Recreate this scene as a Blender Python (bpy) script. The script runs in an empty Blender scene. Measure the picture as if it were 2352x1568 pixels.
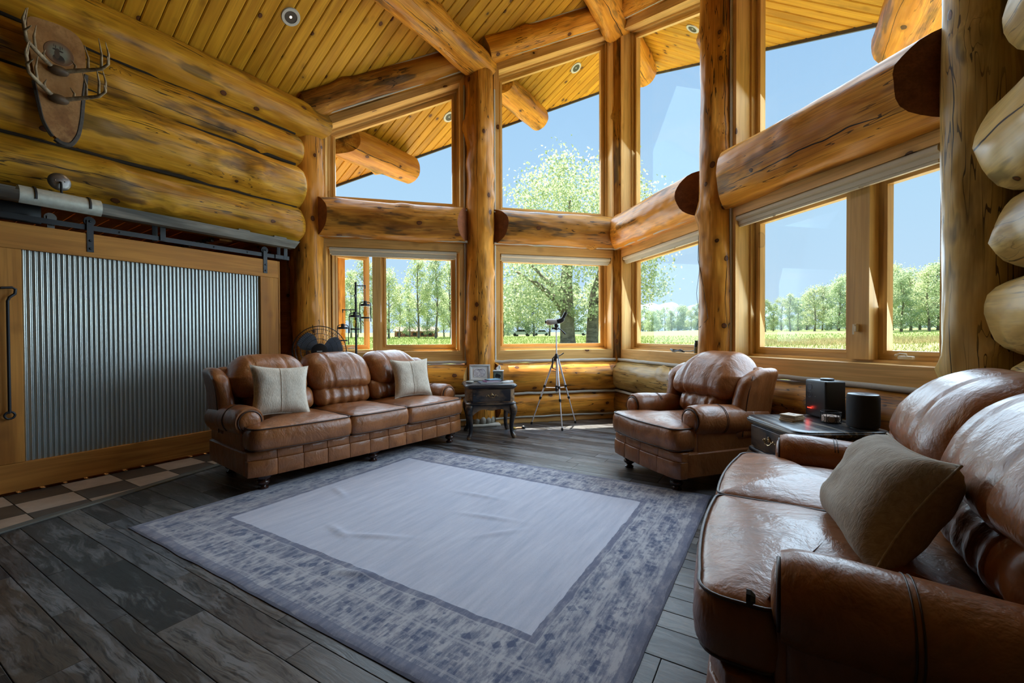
import bpy, bmesh, math, random
from math import sin, cos, pi, radians, sqrt, atan2, exp
from mathutils import Vector as V, Matrix as Mx, noise as mn
S = bpy.context.scene
COL = S.collection
random.seed(7)
# ------------------------------------------------------------------ camera
YAW, PITCH, ROLL, FPX, EYE = 0.5431, 0.0128, -0.0042, 1017.75, 1.25
cd = bpy.data.cameras.new('camera'); cam = bpy.data.objects.new('camera', cd); COL.objects.link(cam)
cd.sensor_fit = 'HORIZONTAL'; cd.sensor_width = 36.0; cd.lens = FPX / 2352 * 36.0
cd.clip_start = .05; cd.clip_end = 20000
fw = V((-sin(YAW)*cos(PITCH), cos(YAW)*cos(PITCH), -sin(PITCH))); rt = V((cos(YAW), sin(YAW), 0)); up = rt.cross(fw)
r2 = rt*cos(ROLL) + up*sin(ROLL); u2 = -rt*sin(ROLL) + up*cos(ROLL)
cam.matrix_world = Mx(((r2.x, u2.x, -fw.x, 0), (r2.y, u2.y, -fw.y, 0), (r2.z, u2.z, -fw.z, EYE), (0, 0, 0, 1)))
S.camera = cam
# ------------------------------------------------------------------ sky, sun, exposure
w = bpy.data.worlds.new('sky'); S.world = w; w.use_nodes = True
nt = w.node_tree; nt.nodes.clear()
tc = nt.nodes.new('ShaderNodeTexCoord'); sp = nt.nodes.new('ShaderNodeSeparateXYZ'); cr = nt.nodes.new('ShaderNodeValToRGB')
bg = nt.nodes.new('ShaderNodeBackground'); wo = nt.nodes.new('ShaderNodeOutputWorld')
nt.links.new(tc.outputs['Generated'], sp.inputs[0]); nt.links.new(sp.outputs['Z'], cr.inputs[0])
nt.links.new(cr.outputs[0], bg.inputs['Color']); nt.links.new(bg.outputs[0], wo.inputs[0])
e = cr.color_ramp.elements
e[0].position = 0.0; e[0].color = (.60, .80, 1, 1); e[1].position = 1.0; e[1].color = (.25, .50, .95, 1)
k = e.new(.25); k.color = (.50, .75, 1, 1)
k = e.new(.55); k.color = (.38, .64, .98, 1)
bg.inputs['Strength'].default_value = SKY = 1.0
sd = bpy.data.lights.new('sun', 'SUN'); sun = bpy.data.objects.new('sun', sd); COL.objects.link(sun)
sd.energy = 18.0; sd.angle = radians(.53); sd.color = (1, .95, .86)
SUN_EL = radians(67.5); sdir = V((-.7071*cos(SUN_EL), .7071*cos(SUN_EL), sin(SUN_EL)))
sun.rotation_euler = sdir.to_track_quat('Z', 'Y').to_euler(); sun.location = (-20, 25, 30)
# fill lights added in the window openings to brighten the room: (wall, t centre, z centre, width, height, watts)
def daylight(wall, t, z, wd, ht, watts):
    ld = bpy.data.lights.new('window_daylight', 'AREA'); ld.shape = 'RECTANGLE'; ld.size = wd; ld.size_y = ht; ld.energy = watts*FILL_GAIN; ld.color = (.62, .82, 1.0)
    e_, n_ = ((-.70710678, -.70710678), (.70710678, -.70710678)) if wall == 'B' else ((.70710678, -.70710678), (-.70710678, -.70710678))
    o_ = bpy.data.objects.new('window_daylight', ld); COL.objects.link(o_); tilt = V((n_[0], n_[1], -.9 if z > 3 else -.3)).normalized(); ld.spread = radians(140)
    o_.matrix_world = Mx.Translation((-2.1215 + e_[0]*t - n_[0]*.10, 6.7117 + e_[1]*t - n_[1]*.10, z)) @ (-tilt).to_track_quat('Z', 'Y').to_matrix().to_4x4()
FILL_GAIN = 12.0
for q_ in (('B', 3.33, 1.75, 1.6, 1.3, 1.8), ('B', 1.02, 1.75, 1.7, 1.3, 1.9), ('R', 1.02, 1.75, 1.75, 1.3, 3.4), ('R', 3.35, 1.75, 1.65, 1.3, 3.2),
           ('B', 3.33, 3.7, 1.6, 1.2, 1.5), ('B', 1.02, 4.1, 1.7, 2.0, 2.6), ('R', 1.02, 4.1, 1.75, 2.0, 3.4), ('R', 3.35, 3.7, 1.6, 1.2, 2.0)): daylight(*q_)
vs = S.view_settings; vs.view_transform = 'Standard'; vs.look = 'None'; vs.gamma = 1.0; vs.use_curve_mapping = False
vs.exposure = 0.0
S.cycles.max_bounces = 6; S.cycles.diffuse_bounces = 3; S.cycles.glossy_bounces = 3; S.cycles.transparent_max_bounces = 12
S.cycles.transmission_bounces = 8; S.cycles.sample_clamp_indirect = 6.0; S.cycles.use_denoising = True; S.cycles.use_adaptive_sampling = True; S.cycles.adaptive_threshold = .06
S.cycles.light_sampling_threshold = .04; S.cycles.caustics_reflective = False; S.cycles.caustics_refractive = False

# ------------------------------------------------------------------ object helpers
def link(o, parent=None, M=None):
    COL.objects.link(o)
    if parent is not None: o.parent = parent
    if M is not None: o.matrix_basis = M
    return o
def W(o):
    m = o.matrix_basis.copy()
    return m if o.parent is None else W(o.parent) @ m
def tag(o, label, cat, group=None, kind=None):
    o['label'] = label; o['category'] = cat
    if group: o['group'] = group
    if kind: o['kind'] = kind
    return o
def empty(name, loc=(0, 0, 0), rz=0, label=None, cat=None, group=None, kind=None, parent=None):
    o = bpy.data.objects.new(name, None); o.empty_display_size = .1
    link(o, parent, Mx.Translation(loc) @ Mx.Rotation(rz, 4, 'Z'))
    if label: tag(o, label, cat, group, kind)
    return o
def struct(name, label, cat='structure', loc=(0, 0, 0)):
    return empty(name, loc, 0, label, cat, None, 'structure')
def copy_tree(o, parent=None):
    c_ = o.copy(); COL.objects.link(c_); c_.parent = parent
    for ch in list(o.children):
        copy_tree(ch, c_)
    return c_
def frame(p, x, z=(0, 0, 1)):
    """right-handed matrix with local X along x, local Z near z, origin p"""
    x = V(x).normalized(); z = V(z)
    if abs(x.dot(z.normalized())) > .98: z = V((0, 1, 0)) if abs(x.y) < .9 else V((1, 0, 0))
    y = z.cross(x).normalized(); z = x.cross(y).normalized()
    return Mx(((x.x, y.x, z.x, p[0]), (x.y, y.y, z.y, p[1]), (x.z, y.z, z.z, p[2]), (0, 0, 0, 1)))

class MB:
    """collects shapes and links them as one mesh object"""
    def __init__(s): s.v = []; s.f = []; s.mi = []
    def add(s, v, f, M=None, mi=0):
        n = len(s.v)
        s.v += [tuple(M @ V(p)) for p in v] if M is not None else [tuple(p) for p in v]
        s.f += [tuple(i + n for i in q) for q in f]; s.mi += [mi] * len(f)
        return s
    def box(s, c, d, M=None, mi=0):
        x, y, z = c; a, b, h = d[0]/2, d[1]/2, d[2]/2
        v = [(x+i*a, y+j*b, z+k*h) for k in (-1, 1) for i, j in ((-1, -1), (1, -1), (1, 1), (-1, 1))]
        return s.add(v, [(3, 2, 1, 0), (4, 5, 6, 7), (0, 1, 5, 4), (1, 2, 6, 5), (2, 3, 7, 6), (3, 0, 4, 7)], M, mi)
    def hexa(s, a, b, M=None, mi=0):
        """prism between two polygons with the same number of points"""
        n = len(a); f = [tuple(range(n))[::-1], tuple(range(n, 2*n))] + [(i, (i+1) % n, n+(i+1) % n, n+i) for i in range(n)]
        return s.add(list(a) + list(b), f, M, mi)
    def poly(s, pts, z0, z1, M=None, mi=0):
        return s.hexa([(p[0], p[1], z0) for p in pts], [(p[0], p[1], z1) for p in pts], M, mi)
    def tube(s, path, r, seg=8, caps=True, closed=False, M=None, mi=0):
        path = [V(p) for p in path]; n = len(path); rr = r if hasattr(r, '__len__') else [r]*n
        v = []; prev = None
        for i, p in enumerate(path):
            a = path[(i-1) % n] if (closed or i) else p; b = path[(i+1) % n] if (closed or i < n-1) else p
            t = (b - a).normalized() if (b-a).length > 1e-9 else V((0, 0, 1))
            if prev is None:
                u = t.orthogonal().normalized()
            else:
                u = prev - t*prev.dot(t); u = u.normalized() if u.length > 1e-6 else t.orthogonal().normalized()
            prev = u; q = t.cross(u)
            v += [tuple(p + (u*cos(2*pi*j/seg) + q*sin(2*pi*j/seg))*rr[i]) for j in range(seg)]
        f = []
        for i in range(n if closed else n-1):
            a, b = i*seg, ((i+1) % n)*seg
            f += [(a+j, a+(j+1) % seg, b+(j+1) % seg, b+j) for j in range(seg)]
        if caps and not closed: f += [tuple(range(seg))[::-1], tuple(range((n-1)*seg, n*seg))]
        return s.add(v, f, M, mi)
    def lathe(s, prof, seg=20, M=None, mi=0, ang=2*pi, caps=True):
        full = abs(ang - 2*pi) < 1e-6; m = seg if full else seg+1; v = []; f = []
        for r, z in prof: v += [(r*cos(ang*j/seg), r*sin(ang*j/seg), z) for j in range(m)]
        for i in range(len(prof)-1):
            for j in range(seg):
                a, b = i*m + j, i*m + (j+1) % m
                f.append((a, b, b+m, a+m))
        if caps and full:
            if prof[0][0] > 1e-5: f.append(tuple(range(m))[::-1])
            if prof[-1][0] > 1e-5: f.append(tuple(range((len(prof)-1)*m, len(prof)*m)))
        return s.add(v, f, M, mi)
    def ball(s, c, r, seg=12, rings=8, M=None, mi=0):
        r = r if hasattr(r, '__len__') else (r, r, r); v = []; f = []
        for i in range(rings+1):
            a = pi*i/rings
            v += [(c[0]+r[0]*sin(a)*cos(2*pi*j/seg), c[1]+r[1]*sin(a)*sin(2*pi*j/seg), c[2]-r[2]*cos(a)) for j in range(seg)]
        for i in range(rings):
            f += [(i*seg+j, i*seg+(j+1) % seg, (i+1)*seg+(j+1) % seg, (i+1)*seg+j) for j in range(seg)]
        return s.add(v, f, M, mi)
    def grid(s, fn, nu, nv, M=None, mi=0):
        v = [tuple(fn(i/nu, j/nv)) for j in range(nv+1) for i in range(nu+1)]
        f = [(j*(nu+1)+i, j*(nu+1)+i+1, (j+1)*(nu+1)+i+1, (j+1)*(nu+1)+i) for j in range(nv) for i in range(nu)]
        return s.add(v, f, M, mi)
    def rbox(s, c, h, r, k=3, n=(4, 4, 4), fn=None, M=None, mi=0):
        """rounded box, half sizes h, corner radius r, k steps in the corner, n steps in the flat; fn bends it"""
        r = min(r, *h) * .999
        def co(a, m):
            o = [-a + r*(1 - cos(pi/2*i/k)) for i in range(k)] + [-a + r + (2*a-2*r)*i/m for i in range(m)]
            return o + [a - r] + [a - r + r*sin(pi/2*i/k) for i in range(1, k+1)]
        cs = [co(h[i], n[i]) for i in range(3)]; v = []; f = []; ids = {}
        def vid(p):
            key = tuple(round(q, 5) for q in p)
            if key not in ids:
                q = V(p); inn = V([max(-(h[i]-r), min(h[i]-r, q[i])) for i in range(3)]); d = q - inn
                o = inn + d.normalized()*r if d.length > 1e-7 else q
                u = V([o[i]/h[i] for i in range(3)])
                if fn: o = V(fn(o, u))
                ids[key] = len(v); v.append((o.x + c[0], o.y + c[1], o.z + c[2]))
            return ids[key]
        for ax in range(3):
            b, d = (ax+1) % 3, (ax+2) % 3
            for sg in (-1, 1):
                for i in range(len(cs[b])-1):
                    for j in range(len(cs[d])-1):
                        q = []
                        for bi, di in ((i, j), (i+1, j), (i+1, j+1), (i, j+1)):
                            p = [0, 0, 0]; p[ax] = sg*h[ax]; p[b] = cs[b][bi]; p[d] = cs[d][di]; q.append(vid(p))
                        if len(set(q)) > 2: f.append(tuple(q) if sg > 0 else tuple(q[::-1]))
        return s.add(v, f, M, mi)
    def build(s, name, mat, parent=None, M=None, smooth=None, kind=None, label=None):
        me = bpy.data.meshes.new(name); me.from_pydata(s.v, [], s.f)
        mats = mat if isinstance(mat, (list, tuple)) else [mat]
        for m in mats: me.materials.append(m)
        if len(mats) > 1: me.polygons.foreach_set('material_index', s.mi)
        me.update()
        if smooth is not None:
            me.shade_smooth()
            if smooth < 179: me.set_sharp_from_angle(angle=radians(smooth))
        o = link(bpy.data.objects.new(name, me), parent, M)
        if kind: o['kind'] = kind
        if label: o['label'] = label
        return o

def bar(name, p0, p1, wd, ht, mat, parent=None, zdir=(0, 0, 1), bev=0.0):
    """a board from p0 to p1 (world), wd across, ht along zdir, grain along local X"""
    p0 = V(p0); p1 = V(p1); L = (p1-p0).length; M = frame(p0, p1-p0, zdir)
    b = MB()
    if bev: b.rbox((L/2, 0, 0), (L/2, wd/2, ht/2), bev, 1, (1, 1, 1))
    else: b.box((L/2, 0, 0), (L, wd, ht))
    if parent is not None: M = W(parent).inverted() @ M
    return b.build(name, mat, parent, M)
def world_mesh(name, b, mat, parent, p, xdir, zdir=(0, 0, 1), **kw):
    """vertices in b are world coordinates: moved into a frame with grain along X"""
    M = frame(p, xdir, zdir); I = M.inverted(); b.v = [tuple(I @ V(q)) for q in b.v]
    if parent is not None: M = W(parent).inverted() @ M
    return b.build(name, mat, parent, M, **kw)

# ------------------------------------------------------------------ node helpers
class NT:
    def __init__(s, name):
        s.m = bpy.data.materials.new(name); s.m.use_nodes = True; s.t = s.m.node_tree; s.t.nodes.clear()
        s.out = s.t.nodes.new('ShaderNodeOutputMaterial')
    def n(s, typ, ins=None, out=0, **props):
        nd = s.t.nodes.new('ShaderNode' + typ)
        for k_, v_ in props.items(): setattr(nd, k_, v_)
        for k_, v_ in (ins or {}).items():
            i = nd.inputs[k_]
            if hasattr(v_, 'is_output') or isinstance(v_, bpy.types.NodeSocket): s.t.links.new(v_, i)
            else:
                i.default_value = tuple(v_) + (1,) if (hasattr(v_, '__len__') and len(v_) == 3 and i.type == 'RGBA') else v_
        return nd.outputs[out]
    def obj(s): return s.n('TexCoord', out='Object')
    def rnd(s): return s.n('ObjectInfo', out='Random')
    def map(s, vec, scale=(1, 1, 1), loc=(0, 0, 0), rot=(0, 0, 0)):
        return s.n('Mapping', {'Vector': vec, 'Scale': scale, 'Location': loc, 'Rotation': rot})
    def noise(s, vec, scale=5, detail=3, rough=.5, dist=0, out=0):
        return s.n('TexNoise', {'Vector': vec, 'Scale': scale, 'Detail': detail, 'Roughness': rough, 'Distortion': dist}, out)
    def math(s, op, a, b=0.0, c=None, clamp=False):
        ins = {0: a, 1: b}
        if c is not None: ins[2] = c
        return s.n('Math', ins, operation=op, use_clamp=clamp)
    def ramp(s, fac, stops, interp='LINEAR'):
        nd = s.t.nodes.new('ShaderNodeValToRGB'); s.t.links.new(fac, nd.inputs[0]); r = nd.color_ramp; r.interpolation = interp
        while len(r.elements) < len(stops): r.elements.new(.5)
        for el, (p, c_) in zip(r.elements, stops):
            el.position = p; el.color = (tuple(c_) + (1,)) if hasattr(c_, '__len__') else (c_, c_, c_, 1)
        return nd.outputs[0]
    def mix(s, fac, a, b, mode='MIX'):
        return s.n('Mix', {0: fac, 6: a, 7: b}, out=2, data_type='RGBA', blend_type=mode)
    def vadd(s, a, b): return s.n('VectorMath', {0: a, 1: b}, operation='ADD')
    def vscale(s, a, f): return s.n('VectorMath', {0: a, 'Scale': f}, operation='SCALE')
    def sep(s, v_): nd = s.t.nodes.new('ShaderNodeSeparateXYZ'); s.t.links.new(v_, nd.inputs[0]); return nd.outputs
    def comb(s, x=0.0, y=0.0, z=0.0): return s.n('CombineXYZ', {0: x, 1: y, 2: z})
    def bump(s, h, strength=.3, dist=.01, normal=None):
        d = {'Height': h, 'Strength': strength, 'Distance': dist}
        if normal is not None: d['Normal'] = normal
        return s.n('Bump', d)
    def pbr(s, color, rough=.5, metal=0.0, normal=None, **kw):
        d = {'Base Color': color, 'Roughness': rough, 'Metallic': metal}
        if normal is not None: d['Normal'] = normal
        d.update(kw); o = s.n('BsdfPrincipled', d); s.t.links.new(o, s.out.inputs[0]); return s.m
    def surf(s, sh): s.t.links.new(sh, s.out.inputs[0]); return s.m
def plain(name, color, rough=.5, metal=0.0, var=.12, bump=0.0, bscale=60, **kw):
    """simple procedural material: colour with a little noise in tone and gloss"""
    t = NT(name); nz = t.noise(t.obj(), bscale, 3)
    c_ = t.mix(nz, [x*(1-var) for x in color], [min(1, x*(1+var)) for x in color])
    rg = t.math('MULTIPLY_ADD', nz, .15, max(.02, rough-.075))
    return t.pbr(c_, rg, metal, t.bump(nz, bump, .002) if bump else None, **kw)
# ------------------------------------------------------------------ materials
def wood(name, light, dark, knot=.5, stain=.0, crack=0, rough=.42, gs=1.0, lvar=.25, blue=.0, knotscale=4.4, bump=.35, hewn=0.0, coat=.0, stretch=.10, spec=.22):
    """timber with grain along local X; logs also get drying checks that run along X"""
    t = NT(name); P = t.obj(); R = t.rnd(); off = t.vscale(t.comb(1.0, 0.61, 0.37), t.math('MULTIPLY', R, 53.0)); Q = t.vadd(P, off)
    warp = t.noise(t.map(Q, (.5, 1, 1)), 1.5*gs, 1, out=1)
    Qw = t.vadd(Q, t.vscale(warp, .10))
    g1 = t.noise(t.map(Qw, (stretch, 1, 1)), 14*gs, 3, .55)
    g2 = t.noise(t.map(Qw, (stretch*.3, 1, 1)), 70*gs, 1, .6)
    big = t.noise(t.map(Q, (.35, 1, 1)), 2.2, 1)
    mid = [(a+b)/2 for a, b in zip(light, dark)]
    c_ = t.ramp(g1, [(.28, [x*.80 for x in dark]), (.42, dark), (.54, mid), (.66, light)])
    c_ = t.mix(t.ramp(g2, [(.38, .42), (.54, 0.0)]), c_, [x*.60 for x in dark])
    c_ = t.mix(t.ramp(big, [(.32, 0.0), (.75, .55)]), c_, [min(1, x*1.18) for x in light])
    # tone differs from piece to piece
    tone = t.math('MULTIPLY_ADD', R, lvar*2, 1-lvar); c_ = t.n('VectorMath', {0: c_, 'Scale': tone}, operation='SCALE')
    h = t.math('MULTIPLY', g1, .35)
    if stain:
        st = t.noise(t.map(Qw, (.20, 1, 1), (3, 7, 1)), 5.5, 4, .66)
        sm = t.ramp(st, [(.54, 0.0), (.60, stain*.45), (.68, stain)])
        c_ = t.mix(sm, c_, (.060, .028, .008))
        if blue:
            sb = t.noise(t.map(Qw, (.22, 1, 1), (13, 2, 5)), 5.0, 3, .6)
            c_ = t.mix(t.ramp(sb, [(.60, 0.0), (.645, blue)]), c_, (.030, .027, .018))
    if knot:
        vo = t.t.nodes.new('ShaderNodeTexVoronoi'); vo.feature = 'F1'; vo.inputs['Scale'].default_value = knotscale
        t.t.links.new(t.map(Qw, (.75, 1, 1), (5, 1, 9)), vo.inputs['Vector']); d = vo.outputs['Distance']
        wh = t.noise(Qw, 30, 0); d = t.math('MULTIPLY_ADD', wh, .03, t.math('SUBTRACT', d, .015))
        halo = t.ramp(d, [(.10, knot*.8), (.27, 0.0)]); c_ = t.mix(halo, c_, [x*.55 for x in dark])
        kn = t.ramp(d, [(.06, min(1, knot*1.4)), (.105, min(1, knot*1.4)), (.12, 0.0)]); c_ = t.mix(kn, c_, (.13, .045, .016))
        kr = t.ramp(d, [(.088, 0.0), (.108, min(1, knot*1.2)), (.125, 0.0)]); c_ = t.mix(kr, c_, (.02, .011, .006))
        h = t.math('MULTIPLY_ADD', kn, .5, h)
    if crack:
        sx = t.sep(P); ang = t.n('Math', {0: sx[1], 1: sx[2]}, operation='ARCTAN2')
        for i in range(crack):
            wv = t.noise(t.comb(t.math('MULTIPLY_ADD', R, 31.0 + 9*i, t.math('MULTIPLY', sx[0], 1.0))), 1.3, 3, .55)
            a0 = t.math('SUBTRACT', t.math('MULTIPLY', t.math('FRACT', t.math('MULTIPLY_ADD', R, 7.31+3*i, .27*i)), 2*pi), pi)
            df = t.math('ABSOLUTE', t.math('SUBTRACT', t.math('MULTIPLY_ADD', wv, .55, t.math('SUBTRACT', a0, .28)), ang))
            gate = t.noise(t.comb(t.math('MULTIPLY_ADD', R, 17.0 + 5*i, sx[0])), .9, 0)
            wdt = t.ramp(gate, [(.40, 0.0), (.58, .009 if i else .018)])
            ln = t.math('LESS_THAN', df, wdt); c_ = t.mix(ln, c_, (.012, .007, .004)); h = t.math('MULTIPLY_ADD', ln, -1.2, h)
        ck = t.noise(t.map(Q, (.05, 1, 1), (9, 4, 2)), 26, 1, .5)
        fl = t.math('LESS_THAN', t.math('ABSOLUTE', t.math('SUBTRACT', ck, .5)), .011)
        gt = t.ramp(t.noise(t.map(Q, (.3, 1, 1)), 3.1, 0), [(.44, 0.0), (.56, .85)])
        c_ = t.mix(t.math('MULTIPLY', fl, gt), c_, (.03, .017, .008))
    nrm = t.bump(h, bump, .006)
    if hewn:
        hw = t.noise(t.map(Q, (.45, 1, 1)), 7, 1); nrm = t.bump(hw, hewn, .05, nrm)
    rg = t.math('MULTIPLY_ADD', g1, .25, rough-.12)
    return t.pbr(c_, rg, 0, nrm, **{'Specular IOR Level': spec, 'Coat Weight': coat, 'Coat Roughness': .25})
M = {}
M['log'] = wood('honey_log', (0.8, 0.372, 0.0507), (0.526, 0.187, 0.0198), .75, .75, 4, .36, 1, .14, .5, 4.6, .4, .55)
M['log_wall'] = wood('amber_log', (0.612, 0.321, 0.0262), (0.4, 0.166, 0.011), .75, .8, 4, .40, 1, .12, .6, 4.4, .4, .6)
M['log_dark'] = wood('weathered_log', (0.526, 0.243, 0.0355), (0.266, 0.0952, 0.0132), .7, 1.0, 4, .40, 1, .12, .7, 4.4, .45, .6)
M['log_pale'] = wood('pale_log', (0.547, 0.364, 0.119), (0.37, 0.218, 0.0592), .8, .45, 4, .38, 1, .10, .6, 4.4, .4, .6)
M['post'] = wood('orange_post', (0.71, 0.322, 0.0481), (0.445, 0.162, 0.0195), .8, .55, 4, .34, 1, .12, .4, 4.8, .4, .7)
M['endgrain'] = wood('stained_cut_end', (.24, .085, .035), (.15, .05, .02), 0, .2, 0, .5, 1, .1)
M['endpale'] = wood('pale_cut_end', (.70, .45, .18), (.55, .32, .10), .2, .1, 0, .5, 1, .1)
M['board'] = wood('pine_trim', (.77, .46, .165), (.61, .325, .092), .8, .12, 0, .38, .8, .10, 0, 4.2, .15)
M['jamb'] = wood('window_pine', (.76, .48, .185), (.60, .345, .11), .15, .05, 0, .35, .8, .08, 0, 2.0, .1)
M['ceil'] = wood('ceiling_pine', (0.641, 0.336, 0.0275), (0.469, 0.209, 0.0136), .85, .10, 0, .40, .8, .10, 0, 5.6, .12)
M['barn'] = wood('rough_sawn_fir', (0.535, 0.243, 0.0513), (0.342, 0.132, 0.0236), .8, .15, 0, .6, .7, .10, 0, 4.2, .7)
M['grey'] = wood('weathered_grey_board', (.22, .21, .18), (.10, .10, .09), .4, .4, 0, .8, 1, .1, 0, 3, .8)
M['plaque'] = wood('plaque_wood', (.42, .22, .08), (.27, .12, .04), .2, .1, 0, .45, .7, .05)
M['chink'] = plain('grey_chinking', (.50, .48, .42), .8, bump=.3)
M['seam'] = plain('log_joint_shade', (.022, .013, .006), .95)  # shade between the stacked logs, put into a dark colour
M['dim'] = plain('unseen_dark_timber', (.045, .026, .014), .8)  # for the unseen rear walls, coloured dark to cut bounce light
M['fascia'] = plain('dark_drip_edge', (.055, .05, .06), .6)
def floor_mat():
    t = NT('mixed_tone_plank'); P = t.obj(); R = t.rnd(); Q = t.vadd(P, t.vscale(t.comb(1.0, .7, .3), t.math('MULTIPLY', R, 91.0)))
    c_ = t.ramp(R, [(0, (.014, .014, .015)), (.16, (.040, .031, .025)), (.30, (.085, .062, .044)), (.44, (.030, .032, .038)), (.58, (.120, .122, .132)), (.72, (.055, .038, .027)), (.86, (.175, .165, .155)), (1, (.022, .022, .024))])
    Qw = t.vadd(Q, t.vscale(t.noise(t.map(Q, (.7, 1.6, 1)), 2.6, 3, out=1), .16))
    g = t.noise(t.map(Qw, (.045, 1, 1)), 60, 5, .65); g0 = t.noise(t.map(Qw, (.13, 1, 1)), 11, 5, .68); g3 = t.noise(t.map(Qw, (.3, 1, 1)), 3.5, 3, .6)
    c_ = t.mix(t.ramp(g0, [(.50, 0.0), (.62, .65)]), c_, t.mix(g3, (.145, .15, .165), (.24, .232, .225)))
    c_ = t.mix(t.ramp(g0, [(.34, .75), (.46, 0.0)]), c_, (.014, .012, .012))
    c_ = t.mix(t.ramp(g, [(.38, .85), (.50, 0.0)]), c_, (.012, .010, .010))
    rg = t.math('MULTIPLY_ADD', g, .25, .24)
    return t.pbr(c_, rg, 0, t.bump(g, .4, .002))
M['plank'] = floor_mat()
def tile_mat(name, a, b):
    t = NT(name); P = t.vadd(t.obj(), t.vscale(t.comb(1.0, .7, .3), t.math('MULTIPLY', t.rnd(), 40.0)))
    n_ = t.noise(P, 7, 5, .65); return t.pbr(t.mix(t.ramp(n_, [(.3, 0.0), (.7, 1.0)]), a, b), .42, 0, t.bump(n_, .15, .003))
M['tile_light'] = tile_mat('cream_stone_tile', (.36, .27, .20), (.50, .40, .31))
M['tile_dark'] = tile_mat('brown_slate_tile', (.055, .043, .034), (.095, .075, .058))
M['grout'] = plain('dark_grout', (.04, .035, .03), .9)
def leather(name, c1, c2, rough):
    t = NT(name); P = t.obj(); Q = t.vadd(P, t.vscale(t.comb(1.0, .7, .3), t.math('MULTIPLY', t.rnd(), 17.0)))
    big = t.noise(Q, 3.2, 3, .55); fine = t.n('TexVoronoi', {'Vector': Q, 'Scale': 260.0}, feature='F1')
    wr = t.noise(t.map(t.vadd(Q, t.vscale(t.noise(Q, 3, 2, out=1), .25)), (1, 1, .55)), 13, 4, .6)
    c_ = t.mix(t.ramp(big, [(.28, 0.0), (.72, 1.0)]), c1, c2)
    c_ = t.mix(t.ramp(wr, [(.30, .5), (.5, 0.0)]), c_, [x*.5 for x in c1])
    n1 = t.bump(wr, .5, .02); n2 = t.bump(fine, .08, .001, n1)
    return t.pbr(c_, t.math('MULTIPLY_ADD', big, .14, rough-.07), 0, n2, **{'Coat Weight': .20, 'Coat Roughness': .28})
M['leather'] = leather('chestnut_leather', (.20, .068, .018), (.335, .122, .036), .36)
M['leather_shaded'] = leather('shaded_chestnut_leather', (.095, .030, .013), (.165, .058, .025), .33)  # same chestnut leather with shade put into its colour, unused
M['piping'] = plain('dark_piping', (.045, .018, .010), .45)
M['stitch'] = plain('pale_seam', (.30, .15, .07), .5)
M['turned'] = plain('dark_walnut_turning', (.038, .013, .008), .22, var=.35, bscale=25, **{'Coat Weight': .3})
def linen(name, a, b, axis):
    t = NT(name); P = t.obj(); sc = (160, 14, 40) if axis == 0 else (14, 160, 40)
    n_ = t.noise(t.map(P, sc), 1.0, 3, .6, .4); m_ = t.noise(P, 5, 2)
    return t.pbr(t.mix(t.ramp(n_, [(.3, 0.0), (.7, 1.0)]), a, b), .9, 0, t.bump(n_, .8, .004), **{'Sheen Weight': .2})
M['linen'] = linen('ivory_ribbed_cotton', (.50, .43, .33), (.72, .65, .54), 0)
M['linen_tan'] = linen('sand_ribbed_cotton', (.27, .22, .16), (.40, .33, .25), 0)
def black_table():
    t = NT('distressed_black_paint'); P = t.obj(); Q = t.vadd(P, t.vscale(t.comb(1.0, .7, .3), t.math('MULTIPLY', t.rnd(), 23.0)))
    wr = t.noise(t.map(Q, (.18, 1, .8)), 22, 3, .55); ed = t.noise(t.map(Q, (.5, 1, 1)), 9, 3, .6)
    pt = t.n('NewGeometry', out='Pointiness'); e_ = t.ramp(pt, [(.53, 0.0), (.60, 1.0)])
    m1 = t.ramp(wr, [(.70, 0.0), (.73, .9)]); m2 = t.math('MULTIPLY', e_, t.ramp(ed, [(.42, 0.0), (.56, 1.0)]))
    f = t.math('MAXIMUM', m1, m2)
    c_ = t.mix(f, t.mix(ed, (.008, .009, .014), (.018, .019, .026)), (.34, .21, .11))
    return t.pbr(c_, t.math('MULTIPLY_ADD', wr, .2, .26), 0, t.bump(wr, .2, .002))
M['black'] = black_table()
def black_top():
    t = NT('worn_black_tabletop'); P = t.obj(); Q = t.vadd(P, t.vscale(t.comb(1.0, .7, .3), t.math('MULTIPLY', t.rnd(), 23.0)))
    wr = t.noise(t.map(Q, (.07, 1, 1)), 30, 3, .6); m = t.ramp(wr, [(.52, 0.0), (.60, .8)])
    c_ = t.mix(m, (.016, .018, .024), (.20, .17, .13)); return t.pbr(c_, t.math('MULTIPLY_ADD', wr, .2, .20), 0, t.bump(wr, .3, .002))
M['black_top'] = black_top()
M['brass'] = plain('aged_brass', (.42, .30, .16), .32, 1.0, var=.3)
M['iron'] = plain('black_iron', (.022, .024, .028), .5, .3, bump=.15)
M['steel'] = plain('brushed_nickel', (.20, .19, .18), .38, .9)
M['galv'] = plain('galvanised_steel', (.50, .52, .46), .45, .35, var=.25, bscale=35)
M['alum'] = plain('silver_aluminium', (.74, .74, .78), .35, .25)
M['bplastic'] = plain('black_plastic', (.014, .014, .016), .38)
M['bfabric'] = plain('black_speaker_cloth', (.010, .011, .014), .75, bump=.5, bscale=900)
M['gplastic'] = plain('pale_grey_plastic', (.52, .53, .52), .35)
M['white'] = plain('white_paper', (.82, .82, .80), .7, var=.04)
M['cream'] = plain('cream_blind', (.62, .55, .42), .55, var=.05)
M['bluegrey'] = plain('smoke_grey_fan_plastic', (.10, .12, .15), .3)
def corr_mat():
    t = NT('corrugated_galvanised'); n_ = t.noise(t.map(t.obj(), (1, 1, .25)), 9, 3)
    return t.pbr(t.mix(n_, (.46, .51, .50), (.56, .60, .58)), .28, .8, t.bump(n_, .05, .003))
M['corr'] = corr_mat()
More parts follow.
